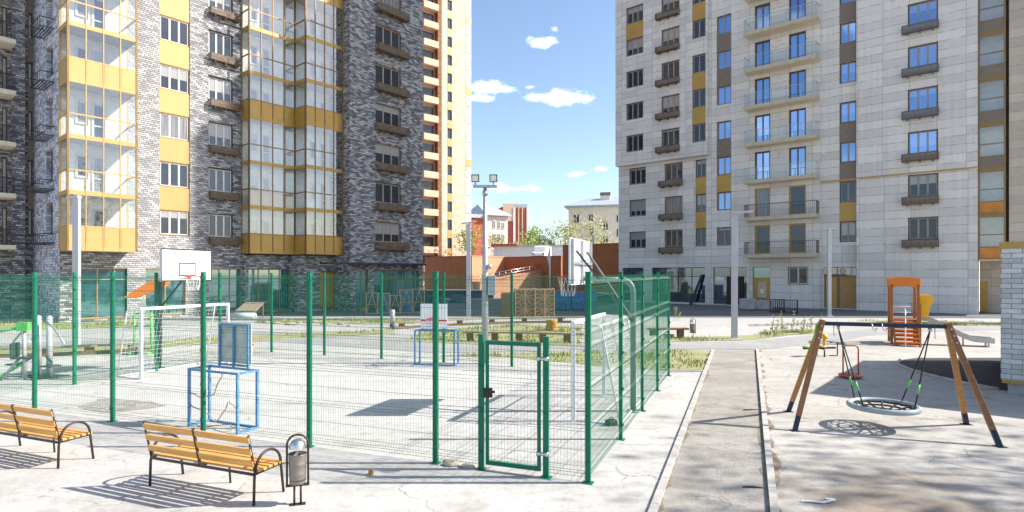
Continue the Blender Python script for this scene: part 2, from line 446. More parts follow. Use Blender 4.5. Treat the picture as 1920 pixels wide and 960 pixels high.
m = MB(); m.sheet([pl_n, pr_n, PR1, PL1], .008); struct('footpath', m, 'path_asphalt')
m = MB(); m.sheet([pr_n, (45, -4), (45, 34), G(1640, 622), G(1530, 640), PR1], .004); struct('playground', m, 'play_concrete')
def ragged(poly, step=.5, amp=.12, seed=1):
    rd = random.Random(seed); out = []
    for i, p in enumerate(poly):
        q = poly[(i + 1) % len(poly)]; p, q = Vector((p[0], p[1])), Vector((q[0], q[1]))
        k = max(1, int((q - p).length / step))
        for j in range(k):
            c = p + (q - p) * (j / k); out.append((c.x + rd.uniform(-amp, amp), c.y + rd.uniform(-amp, amp)))
    return out
m = MB(); m.sheet([G(-100, 662), G(500, 640), G(820, 662), G(960, 660), G(1337, 655), G(1420, 656), G(1530, 645), G(1640, 628), G(1760, 621), G(2000, 617),
                   G(2000, 609), G(1760, 612), G(1640, 616), G(1540, 627), G(1400, 640), G(1255, 643), G(960, 640), G(820, 640), G(500, 622), G(-100, 650)], .012)
struct('asphalt_path', m, 'asphalt')
m = MB(); m.sheet([(-60, 41.5), (-19, 41.5), (60, 38.), (60, 75), (-60, 75)], .008); struct('road', m, 'road_dark')
def kerb(name, pts, w=.09, h=.035, mat='kerb_pale'):
    m = MB()
    for p, q in zip(pts, pts[1:]):
        d = Vector((q[0] - p[0], q[1] - p[1], 0)); L = d.length; d.normalize(); n = max(1, int(L / 1.0))
        for i in range(n):
            a = Vector((p[0], p[1], h / 2)) + d * (L * i / n + .006); b = Vector((p[0], p[1], h / 2)) + d * (L * (i + 1) / n - .006)
            m.bar(a, b, w, h)
    return struct(name, m, mat)
ground_mat('soil', [(.3, (.17, .13, .095)), (.7, (.30, .24, .18))], 3., fine=(.6, 1.3))
def soil_line(p, q, w, seed):
    rd = random.Random(seed); d = (q - p); L = d.length; d.normalize(); n = Vector((-d.y, d.x, 0)); k = int(L / .06); a = []; b = []
    raw = [rd.gauss(.42, .75) for _ in range(k + 9)]
    for i in range(k + 1):
        c = p + d * (L * i / k); a.append(c + n * (w * max(.03, sum(raw[i:i + 9]) / 9 + rd.uniform(-.06, .06)))); b.append(c)
    m = MB(); m.sheet([(v.x, v.y) for v in b + a[::-1]], .0125); struct('soil', m, 'soil')
sn = (PL1 - PL0).normalized(); sn = Vector((-sn.y, sn.x, 0))
soil_line(pr_n, PR1, .16, 1); soil_line(PL1, pl_n, .14, 2); soil_line(PR1, pr_n, .22, 3)
kerb('kerb', [pl_n, PL1], .10, .05); kerb('kerb', [pr_n, PR1], .10, .06)
kerb('kerb', [G(1255, 698), G(1325, 697)], .10, .04)
kerb('kerb', [G(1180, 640), G(1255, 632.), G(1400, 612), G(1535, 609), G(1640, 606), (38, 33.)], .25, .14)
kerb('kerb', [G(-300, 606), G(250, 600), G(560, 601), G(740, 600), G(1060, 598)], .25, .14)
# black rubber surface beside the utility block
m = MB(); pts = [G(*p) for p in ((1680, 682), (1690, 675), (1720, 672), (1800, 671.5), (1905, 671), (1925, 735), (1872, 731), (1800, 718), (1740, 704), (1700, 692))]
m.sheet(pts, .012); struct('rubber_surface', m, 'rubber_black')
ring = MB(); ring.tube([Vector((p.x, p.y, .02)) for p in pts[-4:] + pts[:4]], .05, 6); struct('rubber_kerb', ring, 'kerb_pale')
m = MB(); m.sheet(ragged([G(140, 764), G(190, 748), G(260, 752), G(312, 760), G(250, 772), G(180, 776)], .25, .1, 5), .012); struct('gravel_patch', m, 'gravel')

# ------------------------------------------------------------------ buildings: facades in their own frame (x along, y inward, z up)
class Facade:
    def __init__(s, ox, oy, ang):
        s.o = Vector((ox, oy)); s.a = ang; s.d = Vector((cos(ang), sin(ang))); s.n = Vector((sin(ang), -cos(ang)))
    def u(s, px, p=0.):
        r = (px - CX) / F; b = s.o + s.n * p
        return (r * b.y - b.x) / (s.d.x - r * s.d.y)
    def pt(s, u, p=0.): return s.o + s.d * u + s.n * p
    def z(s, px, py, p=0.):
        return ZH(py, s.pt(s.u(px, p), p).y)
    def p_for(s, px, u):
        lo, hi = -14., 14.
        f = lambda p: s.u(px, p) - u
        a = f(lo)
        for _ in range(60):
            mid = (lo + hi) / 2
            if (f(mid) > 0) == (a > 0): lo = mid
            else: hi = mid
        return lo
def wall_grid(mb, u0, u1, z0, z1, p, holes=(), reveal=.22):
    """wall face with rectangular openings and their reveals; holes are (ua, ub, za, zb)"""
    xs = sorted({u0, u1, *[h[0] for h in holes], *[h[1] for h in holes]}); xs = [x for x in xs if u0 - 1e-6 <= x <= u1 + 1e-6]
    zs = sorted({z0, z1, *[h[2] for h in holes], *[h[3] for h in holes]}); zs = [z for z in zs if z0 - 1e-6 <= z <= z1 + 1e-6]
    y = -p
    for a, b in zip(xs, xs[1:]):
        run = None
        for c, d in zip(zs, zs[1:]):
            mx, mz = (a + b) / 2, (c + d) / 2
            solid = not any(h[0] < mx < h[1] and h[2] < mz < h[3] for h in holes)
            if solid:
                run = (run[0], d) if run else (c, d)
            if (not solid or d == zs[-1]) and run:
                mb.quad((a, y, run[0]), (b, y, run[0]), (b, y, run[1]), (a, y, run[1])); run = None
    for a, b, c, d in holes:
        r = y + reveal
        mb.quad((a, y, c), (a, r, c), (a, r, d), (a, y, d)); mb.quad((b, y, c), (b, y, d), (b, r, d), (b, r, c))
        mb.quad((a, y, d), (a, r, d), (b, r, d), (b, y, d)); mb.quad((a, y, c), (b, y, c), (b, r, c), (a, r, c))
WIN = {}
def window(parent, ua, ub, za, zb, p, n=3, glass='glass_navy', frame='brown_frame', sash='sash_white', recess=.16, name='window', door=False):
    """outer frame (part) > sashes and panes (sub-parts); repeats share mesh data"""
    w, h = round(ub - ua, 3), round(zb - za, 3); key = (w, h, n, glass, frame, sash, door)
    if key not in WIN:
        fo = MB(); f = .07
        fo.box(0, f, -.02, .10, 0, h); fo.box(w - f, w, -.02, .10, 0, h); fo.box(f, w - f, -.02, .10, h - f, h); fo.box(f, w - f, -.04, .10, 0, f)
        so = MB(); go = MB(); s = .06; x0 = f + .005; tw = (w - 2 * f - .01) / n
        for i in range(n):
            a, b = x0 + i * tw, x0 + (i + 1) * tw
            so.box(a, a + s, .02, .09, f, h - f); so.box(b - s, b, .02, .09, f, h - f)
            so.box(a + s, b - s, .02, .09, h - f - s, h - f); so.box(a + s, b - s, .02, .09, f, f + s)
            if door: so.box(a + s, b - s, .025, .085, h * .38, h * .38 + .07)
            go.quad((a + s, .055, f + s), (b - s, .055, f + s), (b - s, .055, h - f - s), (a + s, .055, h - f - s))
        o1 = fo.build(name, frame); o2 = so.build('sash', sash, o1); o3 = go.build('pane', glass, o1)
        WIN[key] = o1
        o = o1
    else:
        o = copy_tree(WIN[key])
    o.name = name; o.parent = parent; o.location = (ua, -p + recess, za); return o
BASK = {}
def basket(parent, ua, ub, z0, p, mat='basket_wood', h=.55, d=.42):
    w = round(ub - ua, 2); key = (w, mat, h)
    if key not in BASK:
        m = MB()
        for z in (0, h - .06): m.box(0, w, -d, -d + .04, z, z + .06); m.box(0, .04, -d, -.002, z, z + .06); m.box(w - .04, w, -d, -.002, z, z + .06)
        k = int(w / .075)
        for i in range(k + 1):
            x = i * (w - .05) / k; m.box(x, x + .05, -d - .012, -d, .0, h)
        for i in range(5):
            y = -d + .02 + i * (d - .06) / 4; m.box(-.01, 0., y, y + .05, 0, h); m.box(w, w + .01, y, y + .05, 0, h)
        m.box(0.02, w - .02, -d + .03, -.003, .02, .05)
        for x in (w * .15, w * .5, w * .85): m.box(x - .03, x + .03, -d + .03, -.004, -.12, -.001)
        BASK[key] = o = m.build('window_basket', mat)
    else: o = BASK[key].copy(); COL.objects.link(o)
    o.parent = parent; o.location = (ua, -p, z0); return o

FLH = 3.31
# ================= left tower
LF = Facade(-23.8, 39.7, R(50))
LT = thing('apartment_tower', 'tall dark mosaic brick apartment tower with gold glazed bays', 'apartment tower', (LF.o.x, LF.o.y, 0), R(50))
uf = LF.u(112, 0.); p_back = LF.p_for(62, uf)
ub1 = uf; pb1 = LF.p_for(127, ub1); ub1e = LF.u(256, pb1)
u2a = LF.u(453, 0.); p2a = LF.p_for(467, u2a); u2b = LF.u(553, p2a); p2b = LF.p_for(573, u2b)
u3 = LF.u(643, p2b); p3 = LF.p_for(656, u3); u3e = LF.u(793, p3)
TOP = 60.
def rows(k0, k1): return range(k0, k1)
ZS, ZT = 5.62, 7.35
wl = MB(); back = MB()
c1a, c1b = LF.u(299, 0), LF.u(356, 0); c2a, c2b = LF.u(391, 0), LF.u(437, 0)
c3a, c3b = LF.u(704, p3), LF.u(752, p3)
K = 7
hol = [(c1a, c1b, ZS, ZS + FLH * K + 1.73)] + [(c2a, c2b, ZS + FLH * k, ZT + FLH * k) for k in range(K)]
sA = (LF.u(150, 0), LF.u(248, 0), .15, 3.35); sB = (LF.u(273, 0), LF.u(348, 0), .15, 3.35); sC = (LF.u(392, 0), LF.u(452, 0), .15, 3.35)
wall_grid(wl, ub1e, u2a, 0, TOP, 0, hol + [sB, sC])
wall_grid(wl, uf, ub1e, 0, 4.3, 0, [sA]); wall_grid(wl, uf, ub1e, 4.3, TOP, 0)
# behind / under the two stepped bays
sD = (u2a + .3, LF.u(545, p2a * .4), .15, 3.35)
wall_grid(wl, u2a, u2b, 0, 4.4, p2a * .4, [sD]); wl.quad((u2a, 0, 0), (u2a, -p2a * .4, 0), (u2a, -p2a * .4, 4.4), (u2a, 0, 4.4))
pg = p2a + .4
sE = (LF.u(600, pg), LF.u(630, pg), .15, 3.2)
wall_grid(wl, u2b, u3, 0, 4.4, pg, [sE]); wl.quad((u2b, -p2a * .4, 0), (u2b, -pg, 0), (u2b, -pg, 4.4), (u2b, -p2a * .4, 4.4))
sF = (LF.u(668, p3), LF.u(690, p3), 0.15, 3.3); sG = (LF.u(702, p3), LF.u(786, p3), .15, 3.3)
wall_grid(wl, u3, u3e, 0, TOP, p3, [(c3a, c3b, ZS + FLH * k, ZT + FLH * k) for k in range(K + 1)] + [sF, sG])
wl.quad((u3, -pg, 0), (u3, -p3, 0), (u3, -p3, TOP), (u3, -pg, TOP))
# right side, back and roof of the tower
wl.quad((u3e, -p3, 0), (u3e, 16, 0), (u3e, 16, TOP), (u3e, -p3, TOP))
wl.quad((u3e, 16, 0), (uf - 12, 16, 0), (uf - 12, 16, TOP), (u3e, 16, TOP))
wl.quad((uf, 0, TOP), (u3e, -p3, TOP), (u3e, 16, TOP), (uf - 12, 16, TOP))
wl.build('wall', 'tower_brick', LT)
# flank left of the bay, windows with grilles
fl = MB()
def flank_hole(y0, y1, z0, z1): return (y0, y1, z0, z1)
yb = -p_back
fy = [LF.p_for(87, uf), LF.p_for(99, uf)]
ya, yc = -fy[1], -fy[0]
zs = [0.]
for k in range(K + 1): zs += [ZS - .2 + FLH * k, ZT + .1 + FLH * k]
zs.append(TOP)
for i in range(0, len(zs) - 1):
    z0, z1 = zs[i], zs[i + 1]
    for y0, y1 in ((0, ya), (ya, yc), (yc, yb)):
        if i % 2 == 1 and (y0, y1) == (ya, yc):
            fl.quad((uf, y0, z0), (uf + .35, y0, z0), (uf + .35, y0, z1), (uf, y0, z1)); fl.quad((uf, y1, z0), (uf + .35, y1, z0), (uf + .35, y1, z1), (uf, y1, z1))
            fl.quad((uf, y0, z1), (uf, y1, z1), (uf + .35, y1, z1), (uf + .35, y0, z1)); fl.quad((uf, y0, z0), (uf, y1, z0), (uf + .35, y1, z0), (uf + .35, y0, z0))
        else: fl.quad((uf, y0, z0), (uf, y1, z0), (uf, y1, z1), (uf, y0, z1))
fl.build('side_wall', 'flank_brick', LT)
for k in range(K):
    m = MB(); m.box(uf + .25, uf + .32, ya, yc, ZS - .2 + FLH * k, ZT + .1 + FLH * k); w = m.build('window', 'brown_frame', LT)
    m = MB(); m.box(uf + .23, uf + .249, ya + .12, (ya + yc) / 2 - .05, ZS - .05 + FLH * k, ZT - .05 + FLH * k); m.box(uf + .23, uf + .249, (ya + yc) / 2 + .05, yc - .12, ZS - .05 + FLH * k, ZT - .05 + FLH * k)
    m.build('pane', 'glass_navy', w)
    m = MB(); z = ZS - .75 + FLH * k; L0, L1 = ya - .4, yc + .5
    for zz in (z, z + .57): m.box(uf - .75, uf - .72, L0, L1, zz, zz + .03)
    for j in range(6):
        y = L0 + (L1 - L0) * j / 5; m.box(uf - .74, uf - .72, y - .012, y + .012, z, z + .6)
    for y in (L0, L1): m.box(uf - .75, uf - .003, y - .025, y + .025, z, z + .05); m.box(uf - .75, uf - .003, y - .025, y + .025, z + .56, z + .61)
    for j in range(5):
        x = uf - .7 + j * .15; m.box(x, x + .04, L0 + .03, L1 - .03, z - .05, z - .005)
    m.build('window_grille', 'dark_metal', LT)
# facade far left
bw = MB()
b1a, b1b = LF.u(52.5, p_back), LF.u(61.5, p_back); bu0 = LF.u(-60, p_back); bb = LF.u(20, p_back)
wall_grid(bw, bu0, uf, 0, TOP, p_back, [(b1a, b1b, ZS + FLH * k, ZT + FLH * k) for k in range(K)] + [(LF.u(4, p_back), LF.u(14, p_back), 4.9 + FLH * k, ZT + FLH * k) for k in range(K)])
bw.box(bb, b1a - .25, -p_back - .55, -p_back - .003, 0, TOP)
bw.build('wall', 'tower_brick', LT)
for k in range(K):
    window(LT, b1a, b1b, ZS + FLH * k, ZT + FLH * k, p_back, 1)
    window(LT, LF.u(4, p_back), LF.u(14, p_back), 4.9 + FLH * k, ZT + FLH * k, p_back, 1, door=True)
    m = MB(); m.box(b1a, b1b, -p_back - .05, -p_back + .05, ZT + FLH * k + .004, ZS + FLH * (k + 1) - .004); m.build('spandrel_panel', 'brown_panel', LT)
    m = MB(); z = 4.55 + FLH * k; m.box(bu0 + .2, bb - .01, -p_back - 1.7, -p_back - .003, z, z + .28); bl = m.build('balcony', 'soffit', LT)
    m = MB(); m.box(bu0 + .2, bb - .03, -p_back - 1.68, -p_back - 1.63, z + 1.25, z + 1.32)
    n = 26
    for j in range(n): x = bu0 + .22 + (bb - bu0 - .3) * j / (n - 1); m.box(x, x + .025, -p_back - 1.67, -p_back - 1.64, z + .281, z + 1.25)
    m.build('railing', 'dark_metal', bl)
# windows and panels on the main faces
for k in range(K + 1):
    if k < K:
        window(LT, c1a, c1b, ZS + FLH * k, ZT + FLH * k, 0, 3, glass='glass_navy', frame='bronze_frame', sash='sash_white', recess=.1)
        m = MB(); m.box(c1a + .01, c1b - .01, .045, .12, ZT + FLH * k + .004, ZS + FLH * (k + 1) - .004); m.build('gold_panel', 'gold_panel', LT)
        window(LT, c2a, c2b, ZS + FLH * k, ZT + FLH * k, 0, 3)
        basket(LT, c2a + .02, c2b + .35, ZS + FLH * k - .52, 0, 'basket_wood', .5)
    window(LT, c3a, c3b, ZS + FLH * k, ZT + FLH * k, p3, 3, frame='bronze_frame', sash='sash_taupe')
    basket(LT, c3a - .05, c3b + .5, ZS + FLH * k - .62, p3, 'basket_wood', .58, .6)
# glazed bays
def bay(parent, segs, zbase, kf, panels, nf, odd=()):
    """segs: list of ((x,y),(x,y),panes) faces of the bay in the facade frame; floors of FLH"""
    fr = MB(); bands = {}
    def rail(a, b, z0, z1, t=.07, out=.03, mb=None):
        d = (b - a).normalized(); nn = Vector((d.y, -d.x))
        q = [a + nn * out, b + nn * out, b - nn * t, a - nn * t]
        (mb or fr).prism([(v.x, v.y) for v in q], z0, z1)
    for a, b, n in segs:
        a, b = Vector(a), Vector(b); d = (b - a).normalized(); L = (b - a).length; nn = Vector((d.y, -d.x))
        for i in range(n + 1):
            c = a + d * (L * i / n); hw = .026 if 0 < i < n else .05
            q = [c - d * hw + nn * .05, c + d * hw + nn * .05, c + d * hw - nn * .06, c - d * hw - nn * .06]
            fr.prism([(v.x, v.y) for v in q], zbase, zbase + FLH * nf)
        for k in range(nf):
            z = zbase + FLH * k
            if k not in bands: bands[k] = MB()
            rail(a, b, z - .001, z + .27, mb=bands[k])
            rail(a, b, z + 1.42, z + 1.50, .05, .034)
    frame = fr.build('bay_frame', kf, parent)
    for q in bands.values(): q.build('floor_band', 'gold_panel' if kf == 'gold_frame' else 'gold_dark', frame)
    for k in range(nf):
        z = zbase + FLH * k
        g = MB(); pn = MB()
        for a, b, n in segs:
            a, b = Vector(a), Vector(b); d = (b - a).normalized(); nn = Vector((d.y, -d.x)); e = .06
            p, q = a + d * e, b - d * e
            g.quad((p.x, p.y, z + 1.5), (q.x, q.y, z + 1.5), (q.x, q.y, z + FLH - .001), (p.x, p.y, z + FLH - .001))
            if k % 3 == panels:
                L = (b - a).length
                for i in range(n):
                    p2 = a + d * (L * i / n + .05); q2 = a + d * (L * (i + 1) / n - .05)
                    pn.prism([(v.x, v.y) for v in (p2 + nn * .025, q2 + nn * .025, q2 - nn * .03, p2 - nn * .03)], z + .271, z + 1.419)
            else: g.quad((p.x, p.y, z + .27), (q.x, q.y, z + .27), (q.x, q.y, z + 1.42), (p.x, p.y, z + 1.42))
        g.build('bay_glass', 'bay_glass', frame)
        if pn.v: pn.build('bay_panel', 'gold_panel' if kf == 'gold_frame' else 'gold_dark', frame)
        if k in odd:
            pw = MB(); a, b, n = segs[odd[k]]; a, b = Vector(a), Vector(b); d = (b - a).normalized(); nn = Vector((d.y, -d.x))
            pw.bar((*(a + d * .1 - nn * .25), z + .85), (*(b - d * .1 - nn * .25), z + .85), 1.1, .04, up=(nn.x, nn.y, 0)); pw.build('plank_stack', 'crate_wood', frame)
    return frame
NF = 8
sB1 = [((ub1, -.003), (ub1, -pb1), 1), ((ub1, -pb1), (ub1e, -pb1), 4), ((ub1e, -pb1), (ub1e, -.003), 1)]
bay(LT, sB1, 4.36, 'gold_frame', 0, NF)
sB2 = [((u2a, -.003), (u2a, -p2a), 1), ((u2a, -p2a), (u2b, -p2a), 4), ((u2b, -p2a), (u2b, -p2b), 1), ((u2b, -p2b), (u3 - .03, -p2b), 4)]
bay(LT, sB2, 4.5, 'bronze_frame', 0, NF, {1: 1})
inner = MB(); inner.box(ub1 + .05, ub1e - .05, -.05, -.01, 4.4, 4.4 + FLH * NF); inner.box(u2a + .05, u2b, -.05, .06, 4.5, 4.5 + FLH * NF)
inner.box(u2b + .0, u3 - .03, -.9, -.051, 4.5, 4.5 + FLH * NF); inner.build('plaster_wall', 'plaster', LT)
for k in range(NF + 1):
    slab = MB(); slab.prism([(ub1 + .07, -.06), (ub1 + .07, -pb1 + .07), (ub1e - .07, -pb1 + .07), (ub1e - .07, -.06)], 4.36 + FLH * k + .02, 4.36 + FLH * k + .22)
    slab2 = MB(); slab2.prism([(u2a + .07, -.06), (u2a + .07, -p2a + .08), (u2b + .07, -p2a + .08), (u2b + .07, -p2b + .08), (u3 - .08, -p2b + .08), (u3 - .08, -.95), (u2b + .1, -.95), (u2b + .1, -.06)], 4.5 + FLH * k + .02, 4.5 + FLH * k + .22)
    slab2.build('balcony_slab', 'concrete_grey', LT); slab.build('balcony_slab', 'concrete_grey', LT)
roofb = MB(); roofb.prism([(ub1, 0), (ub1, -pb1), (ub1e, -pb1), (ub1e, 0)], 4.36 + FLH * NF + .25, TOP)
roofb.prism([(u2a, 0), (u2a, -p2a), (u2b, -p2a), (u2b, -p2b), (u3, -p2b), (u3, 0)], 4.5 + FLH * NF + .25, TOP)
roofb.build('upper_bay', 'gold_panel', LT)
for k in range(NF - 1):
    z = 4.36 + FLH * k + .35
    window(LT, ub1 + .75, ub1 + 1.45, z + .9, z + 2.35, .05, 1, recess=-.06, frame='sash_white'); window(LT, ub1 + 1.6, ub1 + 2.35, z, z + 2.35, .05, 1, recess=-.06, frame='sash_white', name='balcony_door', door=True)
    z = 4.5 + FLH * k + .3
    window(LT, u2a + .55, u2a + 1.25, z + .8, z + 2.3, .05, 1, recess=-.06, frame='sash_white'); window(LT, u2a + 1.5, u2a + 2.2, z, z + 2.3, .05, 1, recess=-.06, frame='sash_white', name='balcony_door', door=True)
    window(LT, u2b + 1.3, u2b + 2., z + .8, z + 2.3, .9, 1, recess=-.06, frame='sash_white'); window(LT, u2b + 2.3, u2b + 3.0, z, z + 2.3, .9, 1, recess=-.06, frame='sash_white', name='balcony_door', door=True)
def storefront(parent, hole, p, n, frame='bronze_frame', glass='glass_teal', head=.75, name='shop_window', recess=.2):
    a, b, c, d = hole; m = MB(); y = -p + recess; f = .06
    m.box(a, a + f, y - .05, y + .05, c, d); m.box(b - f, b, y - .05, y + .05, c, d); m.box(a + f, b - f, y - .05, y + .05, d - f, d); m.box(a + f, b - f, y - .05, y + .05, c, c + .1)
    if head: m.box(a + f, b - f, y - .04, y + .04, d - head, d - head + .06)
    for i in range(1, n):
        x = a + (b - a) * i / n; m.box(x - .03, x + .03, y - .045, y + .045, c + .1, d - f)
    o = m.build(name, frame, parent)
    g = MB(); g.quad((a + f, y, c + .1), (b - f, y, c + .1), (b - f, y, d - f), (a + f, y, d - f)); g.build('pane', glass, o)
    return o
storefront(LT, sA, 0, 3, 'gold_frame'); storefront(LT, sB, 0, 2, 'gold_frame'); storefront(LT, sC, 0, 3); storefront(LT, sD, p2a * .4, 4)
storefront(LT, sE, pg, 1, 'bronze_frame', 'gold_dark' , .7, 'entrance_door'); storefront(LT, sF, p3, 2); storefront(LT, sG, p3, 4)
m = MB(); m.box(LF.u(600, p3) , u3e - .4, -p3 - .9, -p3 - .01, 3.72, 3.86); m.build('entrance_canopy', 'navy_metal', LT)

# ================= right tower
RF = Facade(28.3, 47.8, R(-40))
RT = thing('apartment_block', 'tall pale stone apartment block with stacked narrow balconies', 'apartment block', (RF.o.x, RF.o.y, 0), R(-40))
pu = .55
uL = RF.u(1160, 0.); uS1 = RF.u(1325, 0.); uS2 = RF.u(1537, 0.); uS3 = RF.u(1608, -.4); uS4 = RF.u(1833, .12); uO = RF.u(1154, pu)
ps3 = -.4; ps4 = .12
A_, B_, C0, C1 = (1180, 1211), (1246, 1280), (1304, 1324), (1344, 1371)
Aup, Bup, C0up = (1174, 1206), (1240, 1274), (1298, 1323)
D1, D2, Cc, Dd = (1415, 1444), (1479, 1511), (1574, 1606), (1702, 1759)
NK = 9
ws = MB()
def cols(px, p, k0, k1, za=ZS, zb=ZT): return [(RF.u(px[0], p), RF.u(px[1], p), za + FLH * k, zb + FLH * k) for k in range(k0, k1)]
ZO = 14.25
gs1 = (RF.u(1167, 0), RF.u(1206, 0), .2, 3.6); gs2 = (RF.u(1222, 0), RF.u(1322, 0), .2, 3.6); gs3 = (RF.u(1337, 0), RF.u(1400, 0), .1, 3.6)
gd = (RF.u(1411, 0), RF.u(1444, 0), .1, 3.6); gw = (RF.u(1477, 0), RF.u(1515, 0), 2.05, 3.6)
h1 = cols(A_, 0, 0, 3) + cols(B_, 0, 0, 3) + cols(C0, 0, 0, 3) + [gs1, gs2]
wall_grid(ws, uL, uS1, 0, ZO, 0, h1)
uO2 = RF.u(1326, pu)
h1u = cols(Aup, pu, 3, NK) + cols(Bup, pu, 3, NK) + cols(C0up, pu, 3, NK)
wall_grid(ws, uO, uO2, ZO, TOP, pu, h1u)
ws.quad((uO, -pu, ZO), (uO2, -pu, ZO), (uO2, .3, ZO), (uO, .3, ZO)); ws.quad((uO2, -pu, ZO), (uO2, 0, ZO), (uO2, 0, TOP), (uO2, -pu, TOP)); ws.quad((uO, -pu, ZO), (uO, 9, ZO), (uO, 9, TOP), (uO, -pu, TOP))
h2 = cols(C1, 0, 0, NK) + cols(D1, 0, 0, NK, 4.78) + cols(D2, 0, 0, NK, 4.78) + [gs3, gd, gw]
h2 = [(max(a, uS1 + .01), b, c, d) for a, b, c, d in h2]
wall_grid(ws, uS1, uS2, 0, TOP, 0, h2)
niche = (RF.u(1545, ps3), RF.u(1606, ps3), .1, 3.55)
wall_grid(ws, uS2, uS3, 0, TOP, ps3, cols(Cc, ps3, 0, NK) + [niche], .25)
ws.quad((uS2, 0, 0), (uS2, -ps3, 0), (uS2, -ps3, TOP), (uS2, 0, TOP)); ws.quad((uS3, -ps4, 0), (uS3, -ps3, 0), (uS3, -ps3, TOP), (uS3, -ps4, TOP))
ZL = 10.83
wall_grid(ws, uS3, uS4, 0, ZL, ps4 - .1, cols(Dd, ps4, 0, 2)); wall_grid(ws, uS3, uS4, ZL, TOP, ps4, cols(Dd, ps4, 2, NK))
ws.quad((uS3, -ps4, ZL), (uS4, -ps4, ZL), (uS4, -ps4 + .1, ZL), (uS3, -ps4 + .1, ZL))
ws.quad((uS4, -ps4 + .1, 0), (uS4, 9, 0), (uS4, 9, ZL), (uS4, -ps4 + .1, ZL)); ws.quad((uS4, -ps4, ZL), (uS4, 9, ZL), (uS4, 9, TOP), (uS4, -ps4, TOP))
ws.quad((uL, 0, 0), (uL, 9, 0), (uL, 9, ZO), (uL, 0, ZO)); ws.quad((uL, 9, 0), (uS4, 9, 0), (uS4, 9, TOP), (uL, 9, TOP)); ws.quad((uL, 0, TOP), (uS4, 0, TOP), (uS4, 9, TOP), (uL, 9, TOP))
ws.build('wall', 'pale_stone', RT)
m = MB(); m.box(uS3 + .05, uS4 - .02, -ps4 - .03, -ps4 + .08, ZL - .09, ZL - .003); m.box(uS2 + .02, uS3, -ps3 - .05, -ps3 - .003, ZL - .12, ZL + .02); m.build('string_course', 'gold_dark', RT)
